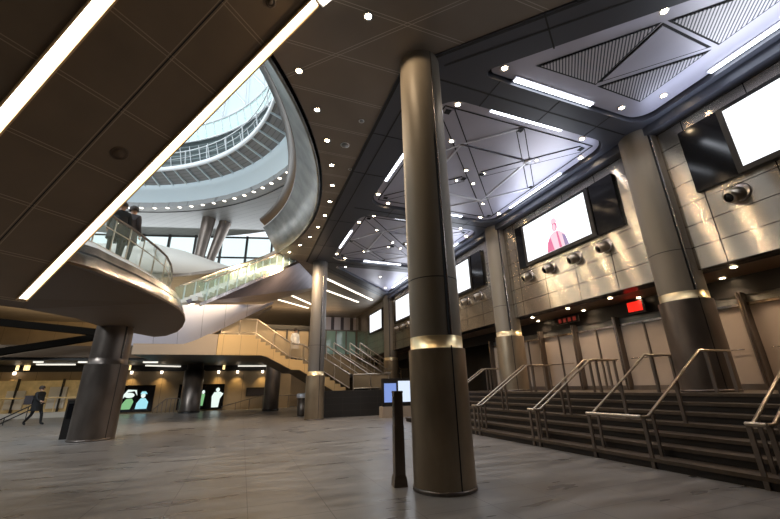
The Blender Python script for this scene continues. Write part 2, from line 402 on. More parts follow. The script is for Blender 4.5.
# cable net cone under the skylight
cn = thing('cable_net_cone', 'white diamond cable net rising to the skylight at the top of the round atrium', 'atrium net', (RC[0], RC[1], 17.0))
net = MB()
NN = 40
def cone(i, j): # i around, j up
    t = j / 10; r = 10.8 * (1 - t) ** .8 * .62 + 10.8 * .38 - .8 * t; a = math.radians(-60 + 210 * i / NN); return Vector((r * math.cos(a), r * math.sin(a), 14 * t))
for i in range(NN):
    for j in range(10):
        a, b = (cone(i, j), cone(i + 1, j + 1)) if (i + j) % 2 == 0 else (cone(i + 1, j), cone(i, j + 1))
        net.bar(a, b, .05, .05)
net.build('net_cables', 'white', cn)
cl = MB()
for i in range(NN):
    for j in range(10):
        cl.add([cone(i, j) * 1.02, cone(i + 1, j) * 1.02, cone(i + 1, j + 1) * 1.02, cone(i, j + 1) * 1.02], [(0, 1, 2, 3)])
cl.build('fabric_panels', mat('translucent_net_panel', (.72, .80, .82), .5), cn)
struct('ceiling', MB().lathe([(3.2, 31.2), (14, 31.2), (14, 31.4), (3.2, 31.4), (3.2, 31.2)][::-1], c=(*RC, 0), n=40, smooth=False), 'white')
# window wall of the upper floor
wa, wb = Vector((-18.5, 32.2, 0)), Vector((4.6, 26.3, 0)); wd = (wb - wa).normalized(); L = (wb - wa).length
w = struct('window_1', MB().bar(wa + Vector((0, 0, 10.55)), wb + Vector((0, 0, 10.55)), .03, 3.5), 'winglass')
fr = MB(); n = 13
for k in range(n + 1): p = wa + wd * L * k / n; fr.bar(p + Vector((0, 0, 9.3)), p + Vector((0, 0, 12.3)), .18, .14, up=wd)
for z in (9.4, 10.6, 12.2): fr.bar(wa + Vector((0, 0, z)), wb + Vector((0, 0, z)), .12, .1)
fr.build('window_frame', 'dark', w)
bk = thing('curved_bulkhead', 'cream curved bulkhead sweeping down behind the glass-sided escalator', 'wall', (-3, 23.5, 7.8))
tp = [at(px, py, y=23.6) for px, py in ((140, 240), (152, 241), (165, 245), (182, 249), (200, 255), (211, 259), (220, 262), (234, 267), (248, 273), (262, 277))]
mb = MB(); vs = []
for k_i, p in enumerate(tp): vs += [(p.x, 23.9, p.z), (p.x, 23.6, p.z - .08), (p.x + .2, 22.9 + .05 * k_i, 7.79), (p.x, 23.95, 7.79)]
mb.add(vs, [(4 * i + j, 4 * i + (j + 1) % 4, 4 * i + 4 + (j + 1) % 4, 4 * i + 4 + j) for i in range(len(tp) - 1) for j in range(4)], 0, True)
mb.build('bulkhead_skin', 'cream', bk, world=True)
# paired leaning columns on the upper floor
vc = thing('v_column', 'pair of leaning bronze columns on the upper floor in front of the windows', 'column', (-2.95, 25.2, 9.3))
MB().tube([(-.5, 0, 0), (-.25, 0, 3.0)], [.30, .42], 20).build('shaft', 'dsteel', vc)
MB().tube([(.1, .3, 0), (.75, .3, 3.0)], [.26, .40], 20).build('shaft', 'dsteel', vc)
MB().tube([(-.5, 0, .0), (-.48, 0, .12)], .4, 20).build('base_collar', 'dsteel', vc)

# ring of small downlights in the gallery ceiling and round the opening
dl = thing('recessed_downlight', None, 'light', (0, 0, 0))
MB().lathe([(.058, -.012), (.085, -.012), (.085, .0), (.058, 0)][::-1], n=18).build('trim_ring', 'white', dl)
MB().lathe([(0.001, -.012), (.058, -.006), (.058, .02), (.001, .02)], n=18).build('lens', 'lampwarm', dl)
dls = thing('recessed_downlight', None, 'light', (0, 0, 0))
MB().lathe([(.10, -.012), (.13, -.012), (.13, .0), (.10, 0)][::-1], n=14).build('trim_ring', 'white', dls)
MB().lathe([(0.001, -.006), (.10, -.006), (.10, .02), (.001, .02)], n=14).build('lens', 'lampring', dls)
used = {dl.name: False, dls.name: False}
def downlight(proto, x, y, z, label, group, spot=None, col=(1, .84, .62), ang=95):
    if not used[proto.name]:
        used[proto.name] = True; o = proto; o.location = (x, y, z); o['label'] = label; o['group'] = group
    else: o = dup(proto, (x, y, z), label, group)
    if spot and ang > 160:
        lamp('downlight_lamp', 'SPOT', (x, y, z - .07), spot, col, spot_size=math.radians(172), spot_blend=.12, shadow_soft_size=.05)
    elif spot:
        lamp('downlight_lamp', 'SPOT', (x, y, z - .06), spot, col, spot_size=math.radians(ang), spot_blend=.6, shadow_soft_size=.07)
    return o
for k in range(11):
    ang = 20.7 - k * 5.21
    x, y = RC[0] + 12.64 * math.cos(math.radians(ang)), RC[1] + 12.64 * math.sin(math.radians(ang))
    downlight(dl, x, y, ZC, 'round warm downlight in the bronze ceiling, in the arc beside the steel skirt', 'downlights in the arc beside the steel skirt', 60, (1, .76, .5), 168)
downlight(dl, 1.45, 4.52, ZC, 'warm downlight in the bronze ceiling nearest the photo top edge', None, 60, (1, .76, .5), 168)
for k in range(26):
    a = math.radians(-2 + k * 3.65)
    downlight(dls, RC[0] + 12.46 * math.cos(a) * 1.004, RC[1] + 12.46 * math.sin(a) * 1.004, 12.296, 'small round downlight in the gallery ceiling under the pale blue balcony ring', 'downlights under the pale blue balcony ring')

for i, (px, py, rr, lab) in enumerate(((345, 145, .10, 'pale round ceiling speaker beside the arc of downlights'), (361.5, 121, .05, 'tiny round detector in the bronze ceiling left of the front column'), (350, 169, .04, 'tiny detector in the bronze ceiling below the pale round speaker'))):
    p = at(px, py, z=ZC)
    t = thing('ceiling_speaker' if rr > .09 else 'smoke_detector', lab, 'ceiling fitting', tuple(p))
    MB().lathe([(rr, -.01), (rr + .02, -.01), (rr + .02, 0), (rr, 0)][::-1], n=18).build('rim', 'white', t)
    MB().lathe([(.001, -.02), (rr, -.012), (rr, 0), (.001, 0)], n=18).build('cover', 'ribs', t)
# ------------------------------------------------------------------ ceiling bays
def bay_common(t, poly, pr=.05):
    pf = fillet(poly, [.5] * len(poly)) if len(poly) == 4 else poly
    MB().prism(pf, .10, .14).build('ceiling_panel', 'bay', t)
    n = len(pf); m = MB(); cxm = sum(p[0] for p in pf) / n; cym = sum(p[1] for p in pf) / n
    return pf
def inset(poly, d):
    k = len(poly); out = []
    ar = sum(poly[i][0] * poly[(i + 1) % k][1] - poly[(i + 1) % k][0] * poly[i][1] for i in range(k))
    sg = 1 if ar > 0 else -1
    for i in range(k):
        p, a, b = Vector(poly[i]), Vector(poly[i - 1]), Vector(poly[(i + 1) % k])
        d1 = (p - a).normalized(); d2 = (b - p).normalized(); n1 = Vector((-d1.y, d1.x)) * sg; n2 = Vector((-d2.y, d2.x)) * sg
        nn = (n1 + n2); nn = nn / max(.2, nn.length_squared) * 2
        q = p + nn * d; out.append((q.x, q.y))
    return out
def strip_light(p, q, label, group, z=ZC + .070, m='coolstrip', w=.07, cat='light'):
    t = thing('linear_light', label, cat, ((p[0] + q[0]) / 2, (p[1] + q[1]) / 2, z), group)
    P, Q = Vector((*p, z)), Vector((*q, z)); d = (Q - P).normalized()
    MB().bar(P - d * .04 + Vector((0, 0, .012)), Q + d * .04 + Vector((0, 0, .012)), w + .05, .02).build('housing', 'bayrib', t, world=True)
    MB().bar(P - Vector((0, 0, .008)), Q - Vector((0, 0, .008)), w, .024).build('diffuser', m, t, world=True)
    return t
def square_bay(cx0, cy0, word):
    t = thing('ceiling_bay', 'rounded square recessed ceiling bay of grey metal triangles, ' + word, 'ceiling bay', (cx0, cy0, ZC), 'square ceiling bays')
    pf = fillet([(-2.62, -2.8), (2.63, -2.8), (2.63, 2.7), (-2.62, 2.7)], .58)
    MB().prism(sqf, .16, .20, mi=0).build('backing_panel', 'gap', t)
    MB().prism(pf, .095, .13).build('field_panel', 'bay', t)
    z = .09
    A, B, C_, D = (-2.38, -2.5), (2.36, -2.5), (2.36, 2.42), (-2.38, 2.42)
    fr = MB()
    for p, q in ((A, B), (B, C_), (C_, D), (D, A)): fr.bar((*p, z - .002), (*q, z - .002), .03, .012)
    fr.build('shadow_joint', 'gap', t)
    def band(p, q, wd=.36, trim=.22):
        P, Q = Vector((*p, z)), Vector((*q, z)); d = (Q - P).normalized(); P += d * trim; Q -= d * trim
        s = Vector((-d.y, d.x, 0))
        m = MB(); m.bar(P + Vector((0, 0, -.004)), Q + Vector((0, 0, -.004)), wd - .04, .012)
        o = m.build('spine_band', 'bay', t)
        j = MB()
        for sg in (-1, 1):
            j.bar(P + s * wd / 2 * sg, Q + s * wd / 2 * sg, .025, .016)
        j.build('band_joint', 'gap', t)
        for e in (P, Q):
            MB().box((e.x - .07, e.y - .07, z - .02), (e.x + .07, e.y + .07, z + .0)).build('node_plate', 'gap', t)
    c = (0, 0)
    band(A, C_); band(c, B, .3, .3); band(c, D, .3, .3)
    h1 = (1.12, -1.3); h2 = (-1.2, 1.18)
    band((-.1, -2.42), (2.3, -.05), .2, .05); band((-2.3, .1), (.1, 2.3), .2, .05)
    r = MB()
    rib = []
    for h, s in ((h1, 1), (h2, -1)):
        for q in ((-1.25 * s, -1.35 * s) if s > 0 else (1.25, 1.3),):
            rib.append((q, h))
    rib += [((-1.22, -1.35), (-.1, -2.42)), ((-1.22, -1.35), h1), ((1.2, 1.25), h1), ((1.2, 1.25), (2.3, -.05)),
            ((-1.22, -1.35), (-2.3, .1)), ((-1.22, -1.35), h2), ((1.2, 1.25), h2), ((1.2, 1.25), (.1, 2.3))]
    seen = set()
    for p, q in rib:
        if (p, q) in seen: continue
        seen.add((p, q)); MB().bar((*p, z - .006), (*q, z - .006), .05, .022).build('rib', 'bayrib', t)
    for h in (h1, h2): MB().lathe([(.001, z - .03), (.13, z - .03), (.13, z), (.001, z)], c=(*h, 0), n=20).build('hub', 'bayrib', t)
    for x, y in ((-2.12, -2.64), (-1.55, -1.38), (-.39, -.26), (-.37, .38), (.26, .36), (.25, -.27), (1.4, 1.48), (1.98, 2.5), (2.5, 2.0), (1.8, -2.65), (2.5, -1.96), (1.33, -1.42), (-2.5, 2.05), (-1.95, 2.56), (-1.3, 1.3), (-2.5, -1.9)):
        downlight(dl, cx0 + x, cy0 + y, ZC + .088, 'small round downlight in the square ceiling bay ' + word, 'downlights of the square bay ' + word, 16, (.95, .93, 1), 120)
    w = word
    strip_light((cx0 - 1.25, cy0 - 2.75), (cx0 + .95, cy0 - 2.75), 'cool linear light along the near edge of the square bay ' + w, None)
    strip_light((cx0 + 2.56, cy0 - 1.1), (cx0 + 2.56, cy0 + 1.4), 'cool linear light along the wall edge of the square bay ' + w, None)
    strip_light((cx0 - 2.57, cy0 - 1.0), (cx0 - 2.57, cy0 + 1.1), 'cool linear light along the left edge of the square bay ' + w, None)
    strip_light((cx0 - .9, cy0 + 2.64), (cx0 + 1.2, cy0 + 2.64), 'cool linear light along the far edge of the square bay ' + w, None)
    return t
square_bay(*bays[0], 'just behind the front column')
square_bay(*bays[1], 'second behind the front column')
# triangular bay nearest the camera
t = thing('ceiling_bay', 'triangular recessed ceiling bay with slotted triangle panels at the upper right', 'ceiling bay', (6.7, 3.4, ZC))
def rel(p, c=(6.7, 3.4)): return (p[0] - c[0], p[1] - c[1])
MB().prism([rel(p) for p in tri1f], .16, .20).build('backing_panel', 'gap', t)
ti = fillet([(4.13, 4.9), (8.9, .13), (8.9, 4.9)], [.12, .2, .46])
MB().prism([rel(p) for p in ti][::-1] if False else [rel(p) for p in ti], .095, .13).build('field_panel', 'bay', t)
def tripanel(t, pts, m, c, shrink=.03):
    q = inset(pts, shrink); MB().prism([rel(p, c) for p in inset(pts, -.012)], .088, .094).build('shadow_joint', 'gap', t)
    MB().prism([rel(p, c) for p in q], .070, .088).build('perforated_panel' if m == 'perf' else 'plain_panel', m, t)
c0 = (6.7, 3.4)
tripanel(t, [(5.16, 4.42), (6.66, 2.86), (6.78, 4.38)][::-1], 'perf', c0)
tripanel(t, [(6.80, 4.30), (6.72, 2.84), (8.15, 2.86)][::-1], 'bay', c0)
tripanel(t, [(6.90, 4.40), (8.24, 2.92), (8.25, 4.41)][::-1], 'perf', c0)
tripanel(t, [(6.78, 2.76), (8.26, 1.2), (8.26, 2.76)][::-1], 'perf', c0)
for x, y in ((4.54, 4.7), (6.49, 2.66), (8.02, 4.71), (8.6, 4.08)):
    downlight(dl, x, y, ZC + .09, 'round downlight in the triangular ceiling bay at the upper right', 'downlights of the triangular bay at the upper right', 22, (1, .93, .86), 120)
strip_light((4.95, 4.86), (7.2, 4.86), 'cool linear light on the far edge of the near triangular bay', None, w=.1)
strip_light((5.62, 3.36), (7.5, 1.48), 'cool linear light on the diagonal edge of the near triangular bay', None, w=.08)
strip_light((8.84, 3.25), (8.84, .9), 'cool linear light on the wall edge of the near triangular bay', None, w=.1)
t = thing('ceiling_bay', 'triangular ceiling bay far along the concourse beyond the rear column', 'ceiling bay', (7.2, 20.2, ZC))
MB().prism([rel(p, (7.2, 20.2)) for p in tri4f], .16, .20).build('backing_panel', 'gap', t)
MB().prism([rel(p, (7.2, 20.2)) for p in inset(tri4f, .05)], .095, .13).build('field_panel', 'bay', t)
strip_light((5.2, 19.95), (7.6, 22.35), 'cool linear light on the diagonal edge of the far triangular bay', None)
strip_light((8.82, 19.8), (8.82, 22.3), 'cool linear light on the wall edge of the far triangular bay', None)
strip_light((5.2, 18.72), (7.4, 18.72), 'cool linear light on the near edge of the far triangular bay', None)
for x, y in ((4.7, 18.9), (8.6, 18.9), (7.2, 20.2), (8.4, 22.6)):
    downlight(dl, x, y, ZC + .09, 'tiny downlight in the far triangular ceiling bay', 'downlights of the far triangular bay', 22, (.9, .92, 1), 120)

# warm strips in the far bronze ceiling
for i, (p, q) in enumerate((((325, 278), (372, 300)), ((320, 288), (358, 302)), ((286, 293), (313, 305)), ((276, 299), (308, 308)))):
    a, b = at(*p, z=ZC - .03), at(*q, z=ZC - .03)
    strip_light((a.x, a.y), (b.x, b.y), ('upper long warm strip light in the far ceiling right of the rear column', 'lower long warm strip light in the far ceiling right of the rear column',
        'upper warm strip light in the far ceiling left of the rear column', 'lower warm strip light in the far ceiling left of the rear column')[i], None, z=ZC - .03, m='farstrip', w=.16)

# ------------------------------------------------------------------ columns
def column(x, y, z0, r0, r1, zb, label, group=None, seam=-88, low='steel', top=ZC, up='taupe', joints=(), band='gold'):
    t = thing('column', label, 'column', (x, y, z0), group)
    MB().lathe([(r0, 0), (r0, .02), (r0, zb - .03)], n=56).build('lower_cladding', low, t)
    MB().lathe([(r0 - .05, -.0), (r0 + .012, .0), (r0 + .012, .05), (r0, .05)], n=56).build('base_ring', 'dsteel', t)
    MB().lathe([(r0, zb - .03), (r1 + .004, zb - .025), (r1 + .004, zb + .145), (r1, zb + .155)], n=56).build('collar_band', band, t)
    h = top - z0
    MB().lathe([(r1, zb + .15), (r1 - .012 * (r1 > .4), h)], n=56).build('shaft', up, t)
    for zj in joints:
        MB().lathe([(r1 + .001, zj), (r1 + .003, zj + .003), (r1 + .003, zj + .012), (r1 + .001, zj + .015)], n=56).build('joint_ring', 'joint', t)
    a = math.radians(seam); d = Vector((math.cos(a), math.sin(a), 0)); s = Vector((-d.y, d.x, 0))
    MB().bar(d * (r1 + .0) + Vector((0, 0, zb + .16)), d * (r1 - .01) + Vector((0, 0, h)), .045, .012, up=d).build('seam_groove', 'joint', t)
    MB().tube([d * (r1 + .002) + s * .035 + Vector((0, 0, zb + .16)), d * (r1 - .008) + s * .035 + Vector((0, 0, h))], .012, 8).build('seam_bead', 'polish', t)
    MB().bar(d * (r0 + .0) + Vector((0, 0, .05)), d * (r0 + .0) + Vector((0, 0, zb)), .018, .008, up=d).build('cladding_seam', 'joint', t)
    return t
column(2.77, 5.2, 0, .435, .40, 1.90, 'tall round column in the foreground, steel clad below and taupe above', joints=(2.95,))
column(3.2, 18.3, 0, .44, .375, 1.95, 'far round column standing beside the litter bin and dark plinth', joints=(3.3,), seam=-75, up='slate')
column(-4.2, 14.95, 0, .60, .53, 2.25, 'thick dark round column under the curved mezzanine at the left', low='dsteel', up='dsteel', top=3.6, seam=-40, band='dsteel')
for i, y in enumerate((5.36, 11.71, 18.06, 24.41)):
    column(9.42, y, ZT if i < 2 else 0, .52, .47, (1.98 if i < 2 else 3.08), ('wide round column against the right wall, at the top of the near stairs', 'round column against the right wall left of the big middle screen', 'round column against the right wall hidden behind the foreground column', 'farthest round column against the right wall beyond the foreground column')[i],
           seam=-120, joints=(3.1,), low='steel' if i else 'dsteel')

# ------------------------------------------------------------------ stairs
st = thing('stair', 'broad seven-step dark granite stair rising to the papered doors on the right', 'stair', (7.4, 4, 0))
for k in range(7):
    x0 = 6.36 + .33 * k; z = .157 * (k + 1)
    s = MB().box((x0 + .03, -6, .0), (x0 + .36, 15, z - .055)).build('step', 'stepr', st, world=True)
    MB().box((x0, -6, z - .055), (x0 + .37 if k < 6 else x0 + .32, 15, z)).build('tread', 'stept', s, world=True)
def handrail(ys, label, low_link=True, top_link=None, loopx=0):
    t = thing('handrail', label, 'handrail', (7.6, sum(ys) / len(ys), 0))
    for y in ys:
        MB().tube([(6.33, y, .78), (6.5, y, .78), (8.36, y, 1.90), (9.35, y, 1.90)], .024, 10).build('rail', 'rail', t, world=True)
        for x, zt, zb in ((6.38, .76, 0), (7.42, 1.34, .157 * 4), (8.55, 1.88, ZT), (9.2, 1.88, ZT)):
            p = MB().bar((x, y, zb + .0), (x, y, zt), .035, .06, up=(0, 1, 0)).build('post', 'dsteel', t, world=True)
    if low_link:
        MB().tube([(6.33, ys[0], .78), (6.33, ys[-1], .78)], .028, 10).build('end_rail', 'rail', t, world=True)
    for y in ys:
        MB().bar((6.62, y - .0, .157), (6.62, y, .84), .03, .05, up=(0, 1, 0)).build('post', 'dsteel', t, world=True)
    return t
handrail((3.3, 3.08), 'steel stair handrail at the right edge of the photo, with an oval end plate')
handrail((5.87, 4.76), 'wide double steel stair handrail joined by a bar, in front of the near wall column')
handrail((7.53, 7.33), 'narrow double steel handrail in the middle of the broad stair')
handrail((9.9, 9.7), 'narrow double steel handrail just right of the foreground column')
handrail((12.2, 12.0), 'farthest steel handrail of the broad stair, beside the foreground column')

# ------------------------------------------------------------------ papered doors under the bulkhead
posts = [-.0, 1.67, 3.34, 5.01, 6.68, 8.35, 10.02, 11.69, 13.36, 15.0]
for i in range(len(posts) - 1):
    y0, y1 = posts[i], posts[i + 1]
    o = struct(f'door_{i+1}', MB().box((11.02, y0 + .07, ZT + .1), (11.06, y1 - .07, 3.02)), 'beige')
    MB().box((10.97, (y0 + y1) / 2 - .022, ZT + .05), (11.02, (y0 + y1) / 2 + .022, 3.05)).build('door_stile', 'dsteel', o)
    MB().box((10.98, y0 + .05, ZT), (11.07, y1 - .05, ZT + .13)).build('kick_plate', 'dsteel', o)
    MB().box((10.97, y0 + .05, 3.0), (11.07, y1 - .05, 3.06)).build('door_header', 'polish', o)
    MB().tube([(10.93, y0 + .25, 2.0), (10.93, y1 - .25, 2.0)], .012, 6).build('push_bar', 'polish', o)
    pm = MB().box((10.84, y1 - .055, ZT), (11.1, y1 + .055, 3.3))
    pm.box((10.82, y1 - .015, ZT), (10.845, y1 + .015, 3.3), mi=1)
    pm.build('door_post', ['dsteel', 'polish'], o)
struct('wall_right', MB().box((11.06, -6.8, 3.05), (11.1, 15, 3.25)), 'skirt')
for x, ys in ((9.95, (-.5, 1.4, 2.95, 4.5, 6.0, 7.6, 9.2, 10.9)), (11.0 - .25, (1.9, 3.5, 5.15, 7.3, 9.3, 11.5))):
    for y in ys:
        downlight(dl, x, y, 3.694, 'round downlight in the soffit over the doors', 'downlights in the soffit over the doors', 42, (1, .74, .5), 120)
t = thing('lit_sign', 'glowing red sign box hung under the soffit above the papered doors', 'sign', (10.8, 7.5, 3.42))
MB().box((-.05, -.3, -.16), (.02, .3, .24)).build('housing', 'dark', t)
MB().box((-.07, -.24, -.10), (-.05, .20, .18)).build('lit_face', 'red', t)
0 and lamp('sign_glow', 'AREA', (10.6, 7.5, 3.42), 3, (1, .05, .03), rot=(0, PI / 2, 0), size=.3)
t = thing('lit_sign', 'dim red lettered sign under the soffit between the middle columns', 'sign', (10.8, 10.1, 3.5))
MB().box((-.03, -.5, -.12), (.02, .5, .12)).build('housing', 'dark', t)
for k in range(4): MB().box((-.035, -.4 + k * .22, -.07), (-.03, -.27 + k * .22, .07)).build('lit_letter', 'dimred', t)

# ------------------------------------------------------------------ screens and wall spotlights
def wall_screen(y, label, pic=0, flip=False):
    t = thing('wall_screen', label, 'screen', (9.4, y, 5.4))
    MB().box((-.14, -1.28, 0), (0, 1.72, 1.60)).build('bezel', 'dark', t)
    MB().box((-.150, -1.14, .12), (-.14, 1.60, 1.50)).build('display', 'screen', t)
    la, lb = (.40, .82) if flip else (.82, .40)
    MB().box((-.10, -1.28 - la, .0), (0, -1.28, 1.62)).build('side_panel', 'black', t)
    MB().box((-.10, 1.72, .0), (0, 1.72 + lb, 1.62)).build('side_panel', 'black', t)
    def flat(pts, m, name, dx=-.154):
        q = [(dx, a, b) for a, b in pts]; n = len(q)
        mb = MB(); mb.add(q + [(dx + .003, a, b) for a, b in pts], [tuple(range(n)), tuple(reversed(range(n, 2 * n)))]); mb.build(name, m, t)
    def ell(cy0, cz0, ry, rz, n=14): return [(cy0 + ry * math.cos(2 * PI * k / n), cz0 + rz * math.sin(2 * PI * k / n)) for k in range(n)]
    if pic == 1:
        flat([(-.30, .12), (.62, .12), (.56, .42), (.40, .66), (.22, .74), (.0, .70), (-.20, .52)], 'pink2', 'picture')
        flat([(.30, .12), (.62, .12), (.55, .44), (.40, .62)], 'pink', 'picture', -.157)
        flat([(-.02, .12), (.08, .12), (.12, .7), (.06, .7)], 'pink', 'picture', -.157)
        flat([(-.30, .12), (-.14, .12), (-.10, .55), (-.22, .45)], 'violet', 'picture', -.157)
        flat(ell(.16, .90, .11, .16), 'pink', 'picture', -.157); flat(ell(.17, .88, .075, .12), 'pink2', 'picture', -.160)
        flat([(-.02, 1.02), (.34, 1.02), (.26, 1.10), (.24, 1.20), (.08, 1.20), (.05, 1.10)], 'pink2', 'picture', -.161)
    if pic == 2:
        for k in range(4): flat([(.55, .5 + k * .2), (1.1 - .1 * (k % 2), .5 + k * .2), (1.1 - .1 * (k % 2), .58 + k * .2), (.55, .58 + k * .2)], 'pink', 'picture', -.157)
    lamp('screen_glow', 'AREA', (9.15, y + .2, 6.2), 38, (.9, .95, 1), rot=(0, PI / 2, 0), shape='RECTANGLE', size=1.3, size_y=2.6)
    return t
wall_screen(1.86, 'large blank white screen high on the wall at the upper right corner', 0, True)
wall_screen(8.34, 'large white screen with a pink-toned figure, between the two right wall columns', 1)
wall_screen(14.9, 'white screen with small pink lines, just right of the foreground column', 2)
wall_screen(21.25, 'small distant white screen, the nearer one left of the foreground column')
wall_screen(27.0, 'smallest most distant white screen left of the foreground column')
sp = thing('wall_spotlight', 'round drum spotlight on the panel wall below the upper right screen', 'spotlight', (9.4, 3.72, 5.06), 'drum spotlights along the panel wall')
MB().lathe([(.20, 0), (.20, .02), (.17, .03), (.001, .03)], n=24).build('flange', 'polish', sp)
hd = MB().lathe([(.13, 0), (.15, .08), (.15, .24), (.12, .30), (.10, .30)], n=24).build('drum_housing', 'rail', sp)
ln = MB().lathe([(.11, .28), (.11, .295), (.001, .295)], n=20).build('lens', 'black', sp)
for o in list(sp.children): o.rotation_euler = (0, -PI / 2, 0)
for o in (hd, ln): o.rotation_euler = (math.radians(-20), math.radians(-115), 0)
for b, lab in ((0, 'drum spotlight below the upper right screen'), (1, 'drum spotlight in the row of four below the middle screen'), (2, 'drum spotlight in the row below the screen right of the foreground column'), (3, 'tiny far drum spotlight below the distant screens')):
    for k in range(4):
        y = 6.93 + 1.06 * k + 6.35 * (b - 1)
        if b == 0 and k < 3: pass
        if b == 0 and k == 3: sp['label'] = 'drum spotlight on the pale wall tiles right of the near wall column'; continue
        if b == 0 and k < 2: continue
        dup(sp, (9.4, y, 5.06), lab, 'drum spotlights: ' + lab)

# ------------------------------------------------------------------ escalator seen from below (upper left)
a = math.radians(31.5)
eu = Vector((-R2_ * math.cos(a), R2_ * math.cos(a), -math.sin(a))); ev = Vector((-R2_, -R2_, 0)); eu = (eu - .010 * ev).normalized(); ev = (ev - eu * ev.dot(eu)).normalized(); ew = ev.cross(eu)
if ew.z < 0: ew = -ew
P1 = at(316, 0, z=7.56)
EM = Matrix((eu, ev, ew)).transposed().to_4x4(); EM.translation = P1
es = bpy.data.objects.new('escalator', None); COL.objects.link(es); es.matrix_world = EM
tag(es, 'large overhead escalator with a dark bronze panelled underside and two light strips', 'escalator')
MB().box((-.0, -.09, .0), (8.4, 5.2, .35)).build('underside_panel', 'soffit', es)
m_ = MB().box((-.0, -.09, .36), (8.4, .15, 1.5)); m_.box((0, 4.96, .36), (8.4, 5.2, 1.5)); m_.build('side_truss', 'dsteel', es)
MB().box((0, -.02, 1.5), (8.0, .0, 2.3)).build('glass_balustrade', 'glass', es)
MB().tube([(0, -.01, 2.34), (8.0, -.01, 2.34)], .045, 10).build('moving_handrail', 'dark', es)
stp = MB()
for k in range(20): stp.box((.2 + k * .4, .3, 1.0), (.5 + k * .4, 4.0, 1.2))
stp.build('step_band', 'dark', es)
for v, w_, u1 in ((0, .13, 8.28), (1.94, .155, 8.28)):
    MB().box((.02, v - w_ / 2, -.015), (u1, v + w_ / 2, .0)).build('light_strip', 'strip', es)
    tr = MB().box((.02, v - w_ / 2 - .03, -.05), (u1 + .03, v - w_ / 2 - .005, -.0)); tr.box((.02, v + w_ / 2 + .005, -.05), (u1 + .03, v + w_ / 2 + .03, 0)); tr.build('strip_halo_trim', 'amber', es)  # amber edges imitate the glow around each strip
jd = MB()
jd.box((.02, .945, -.004), (8.1, .963, .0)); jd.build('panel_joint', 'joint', es)
for (x, y, r) in ((119.5, 153.5, .13), (271, 2, .08)):
    d = M3 @ Vector((x - CX, -(y - CY), -F)); o = Vector((0, 0, H)); tt = (P1 - o).dot(ew) / d.dot(ew); q = EM.inverted() @ (o + d * tt)
    MB().lathe([(r - .02, -.012), (r, -.012), (r + .01, 0), (r - .02, 0)][::-1], c=(q.x, q.y, 0), n=24).lathe([(.001, -.004), (r - .02, -.006), (r - .02, 0)], c=(q.x, q.y, 0), n=24).build('ceiling_speaker', 'soffit2', es)
# light slot beside the escalator head
strip_light((.62, 4.55), (.95, 4.05), 'short bright light slot in the ceiling beside the escalator head', None, z=ZC - .03, m='strip', w=.1)

# ------------------------------------------------------------------ curved mezzanine landing
MZ = 3.85
mz = thing('mezzanine_landing', 'dark curved mezzanine platform with polished rim and glass railing above the thick left column', 'platform', (-4.8, 12.0, 3.85))
npx = ((61, 261), (69, 264), (95, 271), (118, 280.5), (137, 288), (154, 296), (168, 303), (179.5, 310), (184.3, 316), (185.2, 321), (182.5, 327), (177, 332), (166, 336), (154, 337))
nz = (4.05, 4.0, 3.92, 3.85, 3.78, 3.71, 3.66, 3.60, 3.56, 3.53, 3.50, 3.47, 3.45, 3.44)
near = [at(*p, z=z) for p, z in zip(npx, nz)]
far = [at(*p, z=3.42) for p in ((133, 333), (102.5, 327), (74, 318), (26, 309), (-20, 303))] + [at(-25, 297, z=3.5), at(27, 298.5, z=3.6)]
def skin(pts, th, m, name):
    tr = tessellate_polygon([[Vector((p.x, p.y, 0)) for p in pts]]); n = len(pts); mb = MB()
    vs = list(pts) + [p + Vector((0, 0, th)) for p in pts]
    mb.add(vs, [tuple(t) for t in tr] + [tuple(i + n for i in t) for t in tr] + [(i, (i + 1) % n, (i + 1) % n + n, i + n) for i in range(n)])
    return mb.build(name, m, mz, world=True)
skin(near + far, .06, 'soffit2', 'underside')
C0 = Vector((-5.8, 12.8))
def shr(p, d): v = Vector((p[0], p[1])) - C0; return C0 + v * (1 - d / max(v.length, .1))
prof = [(0, .01), (.03, .16), (.09, .34), (.12, .40), (.18, .60), (.2, .62), (.52, .85)]
n = len(near); vs = []
sc_ = [1 - .25 * i / (n - 1) for i in range(n)]
for d, z in prof: vs += [(*shr(p, d), p.z + z * k) for p, k in zip(near, sc_)]
mb = MB()
for js, mi in (((0, 1, 3), 0), ((2,), 1), ((4, 5), 2)):
    mb.add(vs, [(i + j * n, i + 1 + j * n, i + 1 + (j + 1) * n, i + (j + 1) * n) for j in js for i in range(n - 1)], mi, True)
mb.build('rim_fascia', ['polish', 'joint', 'white'], mz, world=True)
skin([Vector((*shr(p, .45), p.z + .76 * k)) for p, k in zip(near, sc_)] + [p + Vector((0, 0, .58)) for p in far[:2]] + [Vector((-5.6, 11.5, 4.3))], .06, 'cream', 'deck')
rr_ = [Vector((*shr(p, .62), p.z + .83 * k)) for p, k in zip(near, sc_)][:-1]
MB().tube([p + Vector((0, 0, .93)) for p in rr_], .035, 8).build('railing', 'dsteel', mz, world=True)
MB().tube([p + Vector((0, 0, .6)) for p in rr_], .015, 6).build('railing', 'rail', mz, world=True)
gl = MB(); vs = [p + Vector((0, 0, z)) for p in rr_ for z in (.04, .88)]
gl.add(vs, [(2 * i, 2 * i + 2, 2 * i + 3, 2 * i + 1) for i in range(len(rr_) - 1)]); gl.build('glass_panel', 'glass', mz, world=True)
for p in rr_[1:]: MB().bar(p - Vector((0, 0, .03)), p + Vector((0, 0, .92)), .018, .03, up=(1, 0, 0)).build('railing_post', 'rail', mz, world=True)

